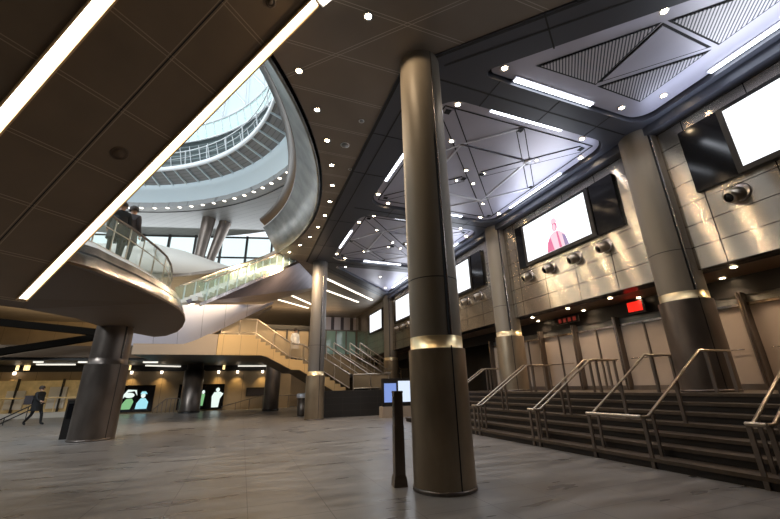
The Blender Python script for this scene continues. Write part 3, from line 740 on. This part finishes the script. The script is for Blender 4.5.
# ------------------------------------------------------------------ middle escalator rising through the opening
A0 = Vector(at(200, 304.5, z=4.35)); A1 = Vector(at(298, 262, z=ZC - .02)); d = (A1 - A0).normalized(); side = Vector((-d.y, d.x, 0)).normalized()
me_ = thing('escalator', 'glass-sided escalator climbing from the curved landing into the round opening', 'escalator', tuple(A0))
upv = side.cross(d); upv = upv if upv.z > 0 else -upv
MB().bar(A0, A1, .10, .12).build('side_trim', 'polish', me_, world=True)
for off in (0, 1.3):
    gb_ = MB().bar(A0 + side * off + Vector((0, 0, .45)), A1 + side * off + Vector((0, 0, .45)), .03, .75); gb_.build('glass_balustrade', 'glass', me_, world=True)
    MB().tube([A0 + side * off + Vector((0, 0, .86)), A1 + side * off + Vector((0, 0, .86))], .04, 8).build('moving_handrail', 'rail', me_, world=True)
    for k in range(12):
        p = A0.lerp(A1, (k + .5) / 12) + side * off; MB().bar(p, p + Vector((0, 0, .84)), .03, .05, up=(1, 0, 0)).build('glass_clamp', 'bluefascia', me_, world=True)
sb = MB()
for k in range(24):
    p = A0.lerp(A1, (k + .5) / 24); sb.box((-.15, .1, 0), (.15, 1.2, .14), mtx=Matrix.Translation(p + Vector((0, 0, .1))) @ Matrix.Rotation(math.atan2(d.y, d.x), 4, 'Z'))
sb.build('step_band', 'cream', me_, world=True)
MB().tube([A0 + side * .65 + Vector((0, 0, .02)), A1 + side * .65 + Vector((0, 0, .02))], .03, 6).build('step_fill_tube', 'farstrip', me_, world=True)  # glowing tube added to brighten the escalator
# dark underside between the escalator and the ceiling
S = [Vector(at(188, 303.5, z=4.4)), Vector(at(298, 262, z=ZC - .05)), Vector(at(322, 287, z=ZC - .05)), Vector(at(272, 301.5, z=6.4))]
nn = (S[1] - S[0]).cross(S[3] - S[0]).normalized(); nn = nn if nn.z > 0 else -nn
mb = MB(); vs = S + [p + nn * .15 for p in S]
mb.add(vs, [(0, 1, 2, 3), (7, 6, 5, 4), (0, 4, 5, 1), (1, 5, 6, 2), (2, 6, 7, 3), (3, 7, 4, 0)]); mb.build('underside_panel', 'purple', me_, world=True)
# pale hull of the escalator behind
hl = thing('escalator', 'pale silver hull of the escalator behind the curved landing, sloping up to the right', 'escalator', (-1.4, 19, 3.4))
cols_ = []
for i in range(15):
    t_ = i / 14; X = -5.6 + (1.05 + 5.6) * t_; zb = max(3.32, 3.32 + (X + 2.6) * .60); zt = 5.32 + .06 * X
    zt = max(zt, zb + .03)
    row = []
    for q in range(7):
        s_ = q / 6; row.append((X, 19.0 + .55 * (1 - math.sin(s_ * PI / 2)) ** 1.2, zb + (zt - zb) * s_))
    cols_.append(row)
vs = [p for r in cols_ for p in r]; mb = MB()
mb.add(vs, [(i * 7 + j, (i + 1) * 7 + j, (i + 1) * 7 + j + 1, i * 7 + j + 1) for i in range(14) for j in range(6)], 0, True)
mb.build('hull_panel', 'hull', hl, world=True)
mb = MB(); mb.add([(-5.6, 19.55, 3.32), (-2.6, 19.55, 3.32), (1.05, 19.55, 5.45), (1.05, 20.6, 5.45), (-2.6, 20.6, 3.32), (-5.6, 20.6, 3.32)], [(0, 1, 4, 5), (1, 2, 3, 4)]); mb.build('underside_panel', 'greytan', hl, world=True)

# ------------------------------------------------------------------ rear stair, its landing, plinth
Y0 = 19.5
rs = thing('stair', 'honey-coloured stair with stepped side and mesh balustrades descending behind the rear column', 'stair', (1.8, Y0 + 2, 2.5))
prof = [(-1.3, 2.94), (-1.3, 3.9), (.38, 3.9)]
x, z = .38, 3.9
sx = (2.1 - .38) / 7; sz = (3.9 - 2.77) / 7
for k in range(7): prof += [(x, z - sz)] if k else [(x, z - sz)]; x += sx; z -= sz; prof += [(x, z)]
prof += [(2.74, 2.70)]; x, z = 2.74, 2.70; sx2 = (5.25 - 2.74) / 9; sz2 = (2.70 - 1.22) / 9
for k in range(9): prof += [(x, z - sz2)]; x += sx2; z -= sz2; prof += [(x, z)]
prof += [(5.25, 1.0), (4.7, 1.0), (2.6, 2.25), (2.2, 2.25), (1.0, 2.86), (.7, 2.94)]
YM = Matrix(((1, 0, 0, 0), (0, 0, -1, Y0), (0, 1, 0, 0), (0, 0, 0, 1)))
clean = [prof[0]]
for p in prof[1:]:
    if (Vector(p) - Vector(clean[-1])).length > 1e-4: clean.append(p)
MB().prism(clean[::-1], -.12, 0, mtx=YM).build('stringer', 'oak', rs, world=True)
MB().prism([(q[0], q[1] - .02) for q in clean[::-1]], -4.4, -.13, mtx=YM).build('stair_flight', 'stept', rs, world=True)
MB().box((-4.7, Y0, 2.94), (-1.32, Y0 + .12, 3.9)).build('landing_fascia', 'greytan', rs, world=True)
MB().box((-4.7, Y0 + .13, 2.94), (-1.32, Y0 + 4.4, 3.88)).build('landing_slab', 'dark', rs, world=True)
def mesh_rail(Y, name):
    t = thing('stair_balustrade', name, 'railing', (2.0, Y, 3))
    pts = [(-1.2, 3.9), (.38, 3.9), (2.1, 2.77), (2.74, 2.70), (5.2, 1.22)]
    topp = [(x, z + .78) for x, z in pts]
    MB().tube([(x, Y, z) for x, z in topp], .035, 8).build('handrail', 'rail', t, world=True)
    MB().tube([(x, Y, z + .1) for x, z in pts], .03, 8).build('bottom_rail', 'rail', t, world=True)
    for i in range(len(pts) - 1):
        (xa, za), (xb, zb) = pts[i], pts[i + 1]; n = max(1, round((xb - xa) / .8))
        for k in range(n):
            x = xa + (xb - xa) * k / n; z = za + (zb - za) * k / n
            MB().bar((x, Y, z - .01), (x, Y, z + .77), .05, .05, up=(0, 1, 0)).build('post', 'rail', t, world=True)
        m = MB(); m.add([(xa, Y, za + .12), (xb, Y, zb + .12), (xb, Y, zb + .74), (xa, Y, za + .74)], [(0, 1, 2, 3)]); m.build('mesh_infill', 'mesh', t, world=True)
mesh_rail(Y0 + .05, 'front mesh balustrade of the honey-coloured stair')
mesh_rail(Y0 + 2.2, 'second mesh balustrade behind the front one on the honey-coloured stair')
pl = thing('plinth', 'long dark granite plinth with mesh railing, right of the rear column', 'plinth', (5.6, 19.2, 0))
MB().box((3.75, 18.9, 0), (7.2, 19.38, 1.22)).build('plinth_block', 'plinth', pl, world=True)
MB().box((5.27, 19.40, 0), (8.6, 24.0, 1.18)).build('plinth_landing', 'plinth', pl, world=True)
MB().tube([(5.27, 19.1, 1.98), (7.2, 19.1, 1.98), (7.2, 21, 1.98)], .035, 8).build('top_rail', 'rail', pl, world=True)
MB().tube([(5.27, 19.1, 1.30), (7.2, 19.1, 1.30), (7.2, 21, 1.3)], .03, 8).build('bottom_rail', 'rail', pl, world=True)
for x in (5.27, 6.2, 7.2): MB().bar((x, 19.1, 1.22), (x, 19.1, 1.98), .05, .05, up=(0, 1, 0)).build('post', 'rail', pl, world=True)
m = MB(); m.add([(5.3, 19.1, 1.33), (7.18, 19.1, 1.33), (7.18, 19.1, 1.95), (5.3, 19.1, 1.95)], [(0, 1, 2, 3)]); m.build('mesh_infill', 'mesh', pl, world=True)
# wide rear flight with its handrails, up to the left behind the plinth
for i, (a_, b_, y_) in enumerate((((326.7, 346), (368.5, 374), 20.3), ((334, 343), (383, 373), 21.6), ((350, 343), (386, 369), 23.0), ((360, 343), (391, 364), 24.4), ((368, 349), (401, 369), 25.6))):
    p, q = at(*a_, y=y_), at(*b_, y=y_)
    t = thing('stair_handrail', ('nearest sloping handrail behind the dark plinth', 'second sloping handrail behind the dark plinth', 'third sloping handrail behind the dark plinth', 'fourth sloping handrail behind the dark plinth', 'farthest sloping handrail behind the dark plinth')[i], 'handrail', (q.x, y_, 1.18))
    MB().tube([p, q, q + Vector((.5, 0, 0))], .04, 8).build('rail', 'rail', t, world=True)
    MB().tube([p - Vector((0, 0, .35)), q - Vector((0, 0, .35))], .025, 8).build('lower_rail', 'rail', t, world=True)
    for k in range(4):
        r = p.lerp(q, k / 3); MB().bar(r - Vector((0, 0, .8)), r, .04, .04, up=(0, 1, 0)).build('post', 'rail', t, world=True)
bs = thing('stair', 'wide dark stair rising to the left behind the plinth, between rows of handrails', 'stair', (5.5, 23, 1.18))
m = MB()
for k in range(11): m.box((7.3 - .34 * (k + 1), 24.05 if k > 99 else 19.9 + .0, 1.18), (7.3 - .34 * k, 25.9, 1.18 + .17 * k + .02)) if k < 1 else m.box((7.3 - .34 * (k + 1), 20.0, 1.18 + .17 * (k - 1)), (7.3 - .34 * k, 25.9, 1.18 + .17 * k))
m.build('stair_flight', 'stepr', bs, world=True)

# kiosk monitors behind the bollard
ks = thing('information_kiosk', 'information desk with two lit monitors, seen between the bollard and the dark plinth', 'kiosk', (6.9, 17, 0))
MB().box((6.1, 17.05, 0), (8.0, 17.5, .48)).build('counter', 'greytan', ks, world=True)
MB().box((6.15, 17.1, .48), (8.0, 17.3, 1.72)).build('monitor_housing', 'dark', ks, world=True)
MB().box((6.22, 17.08, .66), (6.82, 17.1, 1.5)).build('monitor_screen', 'blue', ks, world=True)
MB().box((6.93, 17.08, .66), (7.6, 17.1, 1.6)).build('monitor_screen', 'paleblue', ks, world=True)

# bollard and litter bin
bo = thing('bollard', 'slim square bronze steel post with a flared foot, beside the foreground column', 'bollard', (2.25, 5.6, 0))
def sq(a0, z0, a1, z1): return [(-a0, -a0, z0), (a0, -a0, z0), (a0, a0, z0), (-a0, a0, z0), (-a1, -a1, z1), (a1, -a1, z1), (a1, a1, z1), (-a1, a1, z1)]
BF = [(0, 3, 2, 1), (4, 5, 6, 7), (0, 1, 5, 4), (1, 2, 6, 5), (2, 3, 7, 6), (3, 0, 4, 7)]
MB().add(sq(.10, 0, .092, .10), BF).add(sq(.092, .10, .078, .15), BF).build('foot', 'dsteel', bo)
MB().add(sq(.076, .15, .072, .80), BF).build('body', 'dsteel', bo)
MB().add(sq(.068, .80, .068, 1.26), BF).add(sq(.074, 1.26, .07, 1.285), BF).build('head', 'dsteel', bo)
MB().box((-.074, -.04, .92), (-.068, .04, 1.2)).build('push_plate', 'polish', bo)
bo.rotation_euler.z = math.radians(-8)
bn = thing('litter_bin', 'cylindrical litter bin with a bright steel rim, left of the rear column', 'bin', (2.42, 18.9, 0))
bn.location = tuple(Vector((at(302.5, 415.5, z=0).x, at(302.5, 415.5, z=0).y, 0)))
MB().lathe([(.001, 0), (.28, 0), (.29, .06), (.32, .88), (.001, .88)], n=28).build('body', 'dsteel', bn)
MB().lathe([(.325, .88), (.36, .90), (.36, 1.08), (.28, 1.12), (.26, 1.08), (.26, .88)], n=28).build('rim', 'bayrib', bn)

# ------------------------------------------------------------------ far left: low mezzanine, back wall, posters, shop
struct('wall_back', MB().box((-29.5, 31.6, 0), (3.6, 31.9, 2.75)), 'tan')
struct('ceiling', MB().box((-29.5, 26.5, 3.15), (2.6, 41, 3.75)), 'dark')
struct('trim_3', MB().box((-29.5, 26.4, 3.3), (-4.9, 26.5, 3.95)), 'soffit2')
struct('wall_back', MB().box((-29.5, 31.5, 2.75), (3.6, 31.6, 3.44)), 'dark')
for i, (p, q, zz) in enumerate(((((26, 325), (103, 333), 4.6)), (((0, 352), (97, 337), 3.9)))):
    a_, b_ = at(*p, y=24 + 1.5 * i), at(*q, y=24 + 1.5 * i)
    struct('trim_%d' % (4 + i), MB().bar(a_ - (b_ - a_) * .6, b_ + (b_ - a_) * .2, .4, .34), 'matte')
stl = [((0, 357.5), (17, 358.5)), ((31, 354), (58, 357)), ((37, 364.5), (75, 364.5)), ((132, 359), (154, 361)), ((146, 365.5), (180, 366.5)), ((238, 366), (268, 366)), ((58, 352), (62, 352))]
for i, (p, q) in enumerate(stl[:6]):
    a_, b_ = at(*p, z=3.07), at(*q, z=3.07)
    yy = (a_.y + b_.y) / 2; a_.y = max(a_.y, 26.8); b_.y = max(26.8, b_.y);
    t = thing('fluorescent_light', ('pale fluorescent batten at the left edge under the low ceiling', 'tilted fluorescent batten under the low ceiling above the walker', 'long fluorescent batten under the low ceiling left of the thick column',
        'upper fluorescent batten just right of the thick left column', 'lower long fluorescent batten right of the thick left column', 'fluorescent batten under the landing, above the rear wall railing')[i], 'light', tuple((a_ + b_) / 2))
    MB().bar(a_ + Vector((0, 0, .06)), b_ + Vector((0, 0, .06)), .3, .05).build('housing', 'white', t, world=True)
    MB().bar(a_, b_, .24, .08).build('tube', 'fluor', t, world=True)
# wall washers with the yellow glow they throw
for i, px in enumerate((131, 161, 218, 237, 262, 14)):
    p = at(px, 378, y=31.4)
    t = thing('wall_washer', 'small yellow lamp washing the back wall, %s' % ('left of the thick column', 'between the thick column and the poster pillar')[0] if px == 14 else 'small yellow lamp washing the back wall between the thick left column and the rear stair', 'light', (p.x, 31.3, 2.62), 'lamps washing the back wall')
    MB().lathe([(.001, -.05), (.07, -.05), (.08, 0), (.08, .13), (.001, .13)], n=14).build('lamp_body', 'lampring', t)
    lamp('washer_lamp', 'SPOT', (p.x, 31.3, 2.55), 70, (1, .68, .28), spot_size=math.radians(110), spot_blend=.9, shadow_soft_size=.05)
for px in (25, 28, 129.5, 224, 17): 
    p = at(px, 366, y=31.3)
    t = thing('wall_light_slot', 'narrow vertical yellow light on the dark band above the back wall', 'light', (p.x, 31.45, 3.1), 'vertical yellow lights on the back wall band')
    MB().box((-.12, -.03, -.28), (.12, 0, .28)).build('housing', 'dark', t); MB().box((-.08, -.05, -.25), (.08, -.03, .25)).build('diffuser', 'pilot', t)
def poster(px0, px1, label, figs):
    a_, b_ = at(px0, 401, y=31.5), at(px1, 401, y=31.5); w = b_.x - a_.x
    t = thing('poster_lightbox', label, 'poster', (a_.x, 31.5, .1))
    MB().box((0, -.0, 0), (w, .08, 1.72)).build('frame', 'black', t)
    for pts, m in figs:
        n = len(pts); q = [(x * w, -.008, z * 1.72) for x, z in pts] + [(x * w, -.0, z * 1.72) for x, z in pts]
        MB().add(q, [tuple(range(n)), tuple(reversed(range(n, 2 * n)))] + [(i, i + n, (i + 1) % n + n, (i + 1) % n) for i in range(n)]).build('lit_figure', m, t)
def blob(cx0, cz0, rx, rz, n=12): return [(cx0 + rx * math.cos(2 * PI * k / n), cz0 + rz * math.sin(2 * PI * k / n)) for k in range(n)]
poster(119, 153, 'black lit poster with a green figure and a cyan figure', [
    ([(.05, .1), (.35, .1), (.42, .38), (.36, .5), (.2, .48), (.1, .3)], 'pgreen'), (blob(.27, .62, .15, .1), 'pwhite'), ([(.02, .5), (.1, .5), (.22, .74), (.4, .78), (.5, .6), (.46, .82), (.2, .84)], 'pwhite'),
    ([(.5, .1), (.84, .1), (.86, .35), (.76, .5), (.62, .5), (.52, .32)], 'pblue'), (blob(.68, .6, .07, .09), 'pwhite'), ([(.58, .66), (.8, .66), (.74, .76), (.63, .76)], 'pblue')])
poster(177, 190, 'narrow black lit poster with a white-green figure, left of the dark pillar', [
    ([(.3, .1), (.6, .1), (.7, .4), (.6, .6), (.4, .55)], 'pgreen'), (blob(.6, .68, .16, .1), 'pwhite')])
poster(198, 223, 'black lit poster with small green figure and tall white figure', [
    ([(.12, .14), (.2, .14), (.24, .6), (.1, .6)], 'pgreen'), (blob(.17, .68, .06, .08), 'pwhite'),
    ([(.55, .06), (.82, .06), (.86, .4), (.98, .6), (.84, .68), (.6, .66), (.52, .5)], 'pwhite'), (blob(.74, .76, .08, .09), 'pwhite')])
t = thing('pillar', 'dark rear pillar between the narrow lit posters', 'pillar', (-3.15, 29.3, 0))
MB().lathe([(.62, 0), (.62, 2.7), (.52, 2.7), (.52, 3.4)], n=32).build('shaft', 'dsteel', t)
MB().lathe([(.66, 0), (.66, .12), (.62, .12)], n=32).build('base_ring', 'dark', t)
# second pillar right under the landing
t = thing('pillar', 'dark pillar under the rear stair at the right end of the back wall', 'pillar', (1.9, 27.5, 0))
MB().lathe([(.5, 0), (.5, 3.4)], n=32).build('shaft', 'dsteel', t); MB().lathe([(.54, 0), (.54, .12), (.5, .12)], n=32).build('base_ring', 'dark', t)
# floor railings on the back wall
def floor_rail(pxs, label, y=30.6, slope=True):
    a_, b_ = at(pxs[0], 411, y=y), at(pxs[1], 409, y=y)
    t = thing('floor_railing', label, 'railing', (a_.x, y, 0)); w = b_.x - a_.x
    MB().tube([(0, 0, .25 if slope else .9), (w * .45, 0, .9), (w, 0, .9)], .035, 8).build('top_rail', 'dsteel', t)
    n = 6
    for k in range(n + 1):
        x = w * k / n; z = .9 if (x > w * .45 or not slope) else .25 + .65 * x / (w * .45)
        MB().bar((x, 0, 0), (x, 0, z), .05, .05, up=(0, 1, 0)).build('post', 'dsteel', t)
floor_rail((153, 178), 'dark railing on the floor between the lit posters')
floor_rail((221, 300), 'long dark railing on the floor, right of the lit posters')
t = thing('notice_board', 'dark framed board on the back wall above the long floor railing', 'board', (.9, 31.5, .9))
MB().box((-.6, 0, 0), (1.3, .07, .62)).build('frame', 'dark', t)
MB().box((-.5, -.01, .06), (1.2, 0, .5)).build('board_face', 'coat2', t)
# shop front at far left
t = thing('shop_front', 'brightly lit yellow shop front with glass railing behind the walking person', 'shop front', (-14, 30.4, 0))
MB().box((-29, 31.2, .3), (-8.0, 31.3, 2.2)).build('display_wall', 'shop', t, world=True)
MB().box((-29, 30.2, 0), (-8.0, 31.2, .30)).build('raised_kerb', 'cream', t, world=True)
for k in range(9):
    x = -27 + k * 2.3; MB().box((x, 30.9, .3), (x + .08, 31.1, 2.3)).build('mullion', 'dark', t, world=True)
MB().tube([(-28, 30.4, 1.15), (-8.2, 30.4, 1.15)], .045, 8).build('railing', 'gold', t, world=True)
for k in range(16):
    x = -27.5 + k * 1.28; MB().bar((x, 30.4, .3), (x, 30.4, 1.15), .05, .05, up=(0, 1, 0)).build('railing_post', 'gold', t, world=True)
for k in range(7):
    x = -22 + k * 2.1; MB().box((x, 31.0, .5), (x + .9, 31.18, 1.6 + .2 * (k % 2))).build('display_case', 'cream', t, world=True)
lamp('shop_light', 'AREA', (-15, 29.6, 2.6), 22, (1, .72, .34), rot=(math.radians(35), 0, 0), shape='RECTANGLE', size=12, size_y=.4)
# slanting ramp rail in front of the shop, beside the walker
t = thing('ramp_rail', 'pair of thin dark sloping rails beside the walking person', 'railing', (-10, 24.4, 0))
for o_ in (0, .35): MB().tube([(-1.0 + o_, 0, .05), (.55 + o_, 0, .95)], .03, 8).build('rail', 'dark', t)
for x in (-.5, .3): MB().bar((x, 0, 0), (x, 0, .05 + .58 * (x + 1.0)), .03, .03, up=(0, 1, 0)).build('post', 'dark', t)
# machine beside the thick column
t = thing('ticket_machine', 'black waist-high cabinet standing against the thick left column', 'cabinet', (-5.02, 15.75, 0))
MB().box((-.2, -.2, 0), (.2, .2, 1.15)).build('body', 'dark', t); MB().box((-.15, -.21, .6), (.15, -.2, 1.05)).build('front_panel', 'black', t)
MB().box((-.21, -.21, 1.15), (.21, .21, 1.2)).build('top_plate', 'dsteel', t)

# far glass wall beyond the rear stairs
w = struct('window_2', MB().box((5.6, 33.2, 4.2), (11.2, 33.25, 6.3)), 'greenglass')
fr = MB()
for k in range(7): fr.box((5.6 + k * .93, 33.1, 4.2), (5.68 + k * .93, 33.2, 6.3))
fr.box((5.6, 33.1, 6.25), (11.2, 33.2, 6.35)); fr.build('window_frame', 'dsteel', w)
struct('wall_back', MB().box((-2, 33.3, 0), (12.8, 33.5, 4.2)), 'tan')
struct('wall_back', MB().box((5.4, 33.4, 6.4), (9.4, 33.5, 7.55)), mat('striped_reflective_panel', (.45, .42, .46), .3, .3, lines=(((1, 0, 0), .9, 0, .3),), linecol=(.06, .05, .06)))
struct('wall_back', MB().box((3.0, 33.6, 4.2), (11.2, 33.7, 6.4)), mat('deep_green_wall', (.16, .22, .2), .5))
# upper level seen left of the rear column: tan band
t = thing('upper_shopfront', 'amber-lit upper level shopfront with dark frames behind the honey-coloured stair', 'shop front', (0, 29, 4))
MB().box((-3.5, 31, 3.78), (5.0, 31.15, 5.9)).build('amber_wall', 'tan', t, world=True)
for k in range(10): MB().box((-3.4 + k * .9, 30.9, 3.78), (-3.28 + k * .9, 31.0, 5.9)).build('frame_mullion', 'dark', t, world=True)
MB().box((-3.5, 30.85, 5.9), (5.0, 31.15, 6.25)).build('header', 'dark', t, world=True)
lamp('far_ceiling_fill', 'AREA', (-10, 34, 4.0), 800, (1, .74, .42), rot=(math.radians(180), 0, 0), shape='RECTANGLE', size=12, size_y=.6)  # added warm fill aimed up at the far ceiling, no fixture
lamp('far_ceiling_fill', 'AREA', (3, 30.2, 6.35), 90, (1, .7, .4), rot=(math.radians(180), 0, 0), shape='RECTANGLE', size=8, size_y=.3)  # second added fill, warming the ceiling by the rear column
lamp('shopfront_light', 'AREA', (1, 29.5, 6.8), 260, (1, .72, .4), rot=(math.radians(20), 0, 0), shape='RECTANGLE', size=7, size_y=.5)
lamp('landing_fill', 'AREA', (0.2, 17.4, 6.9), 560, (1, .7, .38), rot=(math.radians(25), 0, 0), shape='RECTANGLE', size=5, size_y=.5)  # added warm fill to brighten the landing front, no fixture

# ------------------------------------------------------------------ people
def person(name, label, loc, rz, pose, mats, hscale=1.0):
    """body grown with a skin modifier; mats = (clothes, trousers)"""
    J = pose; names = list(J); idx = {n: i for i, n in enumerate(names)}
    E = [('pelvis', 'waist'), ('waist', 'chest'), ('chest', 'neck'), ('neck', 'chin'), ('chin', 'headm'), ('headm', 'headt'),
         ('chest', 'shL'), ('shL', 'elL'), ('elL', 'wrL'), ('wrL', 'haL'), ('chest', 'shR'), ('shR', 'elR'), ('elR', 'wrR'), ('wrR', 'haR'),
         ('pelvis', 'hipL'), ('hipL', 'knL'), ('knL', 'anL'), ('anL', 'toL'), ('pelvis', 'hipR'), ('hipR', 'knR'), ('knR', 'anR'), ('anR', 'toR')]
    R = dict(pelvis=.15, waist=.14, chest=.16, neck=.055, chin=.075, headm=.098, headt=.075, shL=.085, shR=.085, elL=.055, elR=.055, wrL=.038, wrR=.038, haL=.04, haR=.04,
             hipL=.10, hipR=.10, knL=.065, knR=.065, anL=.048, anR=.048, toL=.045, toR=.045)
    me = bpy.data.meshes.new(name); me.from_pydata([J[n] for n in names], [(idx[a], idx[b]) for a, b in E], [])
    o = bpy.data.objects.new(name, me); COL.objects.link(o)
    md = o.modifiers.new('skin', 'SKIN'); sv = me.skin_vertices[0].data
    for n, i in idx.items():
        r = R[n]; sv[i].radius = (r * (1.15 if n in ('pelvis', 'chest', 'waist') else 1), r * (.8 if n in ('pelvis', 'chest', 'waist') else 1)); sv[i].use_root = (n == 'pelvis')
    ss = o.modifiers.new('ss', 'SUBSURF'); ss.levels = 2; ss.render_levels = 2
    dg = bpy.context.evaluated_depsgraph_get(); ev_ = o.evaluated_get(dg); nm = bpy.data.meshes.new_from_object(ev_)
    o.modifiers.clear(); o.data = nm
    bm = bmesh.new(); bm.from_mesh(nm)
    for hand, el in (('haL', 'wrL'), ('haR', 'wrR')):              # five unequal curled fingers from each palm
        h = Vector(J[hand]); dd = (h - Vector(J[el])).normalized(); s_ = dd.cross(Vector((1, 0, 0)))
        s_ = s_.normalized() if s_.length > .1 else Vector((0, 1, 0)); c_ = dd.cross(s_)
        for k, ln_ in enumerate((.055, .07, .078, .072, .055)):
            f = MB(); b0 = h + s_ * (k - 2) * .018 + dd * (.01 if k else -.02) + (s_ * -.02 if k == 0 else Vector((0, 0, 0)))
            dirn = (dd + (s_ * -.6 if k == 0 else Vector((0, 0, 0)))).normalized()
            f.tube([b0, b0 + dirn * ln_ * .55, b0 + dirn * ln_ * .9 + c_ * .02], [.011, .010, .007], 6)
            vv = [bm.verts.new(v) for v in f.v]
            for q in f.f:
                try: bm.faces.new([vv[i] for i in q])
                except ValueError: pass
    hz = J['neck'][2] + .02; head = Vector(J['headm']); fwd = Vector(J.get('_f', (0, -1, 0)))
    # nose
    nv = [bm.verts.new(head + Vector(p)) for p in ((-.015, -.09, 0), (.015, -.09, 0), (0, -.125, -.03), (0, -.09, .04), (0, -.09, -.04))]
    for q in ((0, 2, 3), (1, 3, 2), (0, 4, 2), (1, 2, 4)): bm.faces.new([nv[i] for i in q])
    bm.to_mesh(nm); bm.free()
    for m in (mats[0], mats[1], 'skin'): nm.materials.append(MT[m])
    for p in nm.polygons:
        c = p.center; p.use_smooth = True
        hd = min((c - Vector(J[h])).length for h in ('haL', 'haR'))
        p.material_index = 2 if (c.z > hz or hd < .09) else (1 if c.z < J['pelvis'][2] - .02 else 0)
    o.location = loc; o.rotation_euler.z = rz; o.scale = (hscale,) * 3
    tag(o, label, 'person')
    hr = MB(); hp = Vector(J['headm']); 
    hr.lathe([(.112, -.03), (.116, .03), (.10, .09), (.06, .125), (.001, .135)], c=(hp.x, hp.y + .018, hp.z), n=18); hr.build('hair', 'hair', o)
    # coat as a flared skirt over hips
    ct = MB(); pv = Vector(J['pelvis']); ct.lathe([(.235, -.30), (.21, -.05), (.19, .25), (.18, .35)], c=(pv.x, pv.y, pv.z), n=20); c_o = ct.build('coat', mats[0], o)
    return o
STAND = dict(pelvis=(0, 0, .93), waist=(0, 0, 1.1), chest=(0, 0, 1.32), neck=(0, -.01, 1.48), chin=(0, -.03, 1.55), headm=(0, -.02, 1.63), headt=(0, -.01, 1.70),
             shL=(.18, 0, 1.40), elL=(.24, .02, 1.12), wrL=(.22, -.12, .92), haL=(.21, -.16, .86), shR=(-.18, 0, 1.40), elR=(-.24, .02, 1.12), wrR=(-.22, -.14, .94), haR=(-.2, -.18, .88),
             hipL=(.1, 0, .88), knL=(.11, -.02, .48), anL=(.11, .02, .09), toL=(.12, -.15, .045), hipR=(-.1, 0, .88), knR=(-.11, -.02, .48), anR=(-.11, .02, .09), toR=(-.12, -.15, .045))
WALK = dict(STAND, knL=(.1, -.22, .50), anL=(.1, -.28, .09), toL=(.1, -.45, .06), knR=(-.1, .08, .47), anR=(-.1, .38, .13), toR=(-.1, .27, .045), elL=(.26, .18, 1.16), wrL=(.3, .2, .95), haL=(.3, .19, .88), elR=(-.24, -.14, 1.14), wrR=(-.2, -.32, 1.05), haR=(-.19, -.38, 1.03))
wk = at(32, 425.5, z=0)
person('person', 'person in dark clothes walking with a bag before the lit shop front', (wk.x, wk.y, 0), math.radians(65), WALK, ('coat', 'coat'), 1.0)
bgp = MB().box((-.16, -.09, -.2), (.16, .09, .2)); b_o = bgp.build('shoulder_bag', 'coat2', None, (wk.x - .38, wk.y + .05, 1.12)); tag(b_o, 'dark bag hanging at the back of the walking person', 'bag')
for i, (px, py, lab, m_) in enumerate(((124, 204.5, 'person in black coat, left one at the curved glass railing', 'coat'), (134.5, 208.5, 'person in dark brown coat, right one at the curved glass railing', 'coat2'))):
    p = at(px, py, z=6.38 + .05 * i)
    person('person', lab, (p.x, p.y, 4.69), math.radians(200 - i * 35), STAND, (m_, 'coat'), 1.0 + .03 * i)
p = at(316.5, 333, y=20.7)
person('person', 'person in a white top on the honey-coloured stair', (2.45, 20.9, 2.76), math.radians(30), STAND, ('lightcloth', 'coat2'), 1.0)

# ------------------------------------------------------------------ light
for y in (2.5, 8.5, 15, 21.5):      # added cool fill aimed up at the bays, no fixture there
    lamp('bay_fill', 'AREA', (9.0, y, 7.12), 17, (.72, .80, 1), rot=(0, math.radians(150), 0), shape='RECTANGLE', size=.2, size_y=4.5)
wd_ = bpy.data.worlds.new('overcast'); scn.world = wd_; wd_.use_nodes = True
bgn = wd_.node_tree.nodes['Background']; bgn.inputs[0].default_value = (.86, .93, 1, 1); bgn.inputs[1].default_value = 1.3
lamp('skylight', 'AREA', (RC[0], RC[1], 30.5), 1800, (.84, .93, 1), shape='DISK', size=9)
lamp('daylight_windows', 'AREA', (-6, 28.0, 11), 420, (.9, .95, 1), rot=(math.radians(-75), 0, math.radians(-14)), shape='RECTANGLE', size=20, size_y=2.6)
gp = Vector((RC[0] - 4, RC[1] - 4, 10.2)); gr = (Vector((RC[0] + 6, RC[1] + 9, 13.0)) - gp).to_track_quat('-Z', 'Y').to_euler()
lamp('gallery_fill', 'AREA', gp, 1300, (.86, .94, 1), rot=gr, shape='DISK', size=4)  # added fill to brighten the blue fascia, not a gallery fixture
lamp('drum_fill', 'AREA', (RC[0] + 3, RC[1] - 2, 16.5), 500, (.86, .94, 1), rot=(math.radians(60), 0, math.radians(-35)), shape='DISK', size=8)  # added fill inside the top of the ring, no lamp hangs there
scn.view_settings.view_transform = 'Standard'; scn.view_settings.look = 'None'; scn.view_settings.gamma = 1; scn.view_settings.exposure = 0.12
scn.view_settings.use_curve_mapping = False
scn.cycles.use_denoising = True
scn.cycles.max_bounces = 6; scn.cycles.diffuse_bounces = 3; scn.cycles.glossy_bounces = 3; scn.cycles.transparent_max_bounces = 8
scn.cycles.sample_clamp_indirect = 4
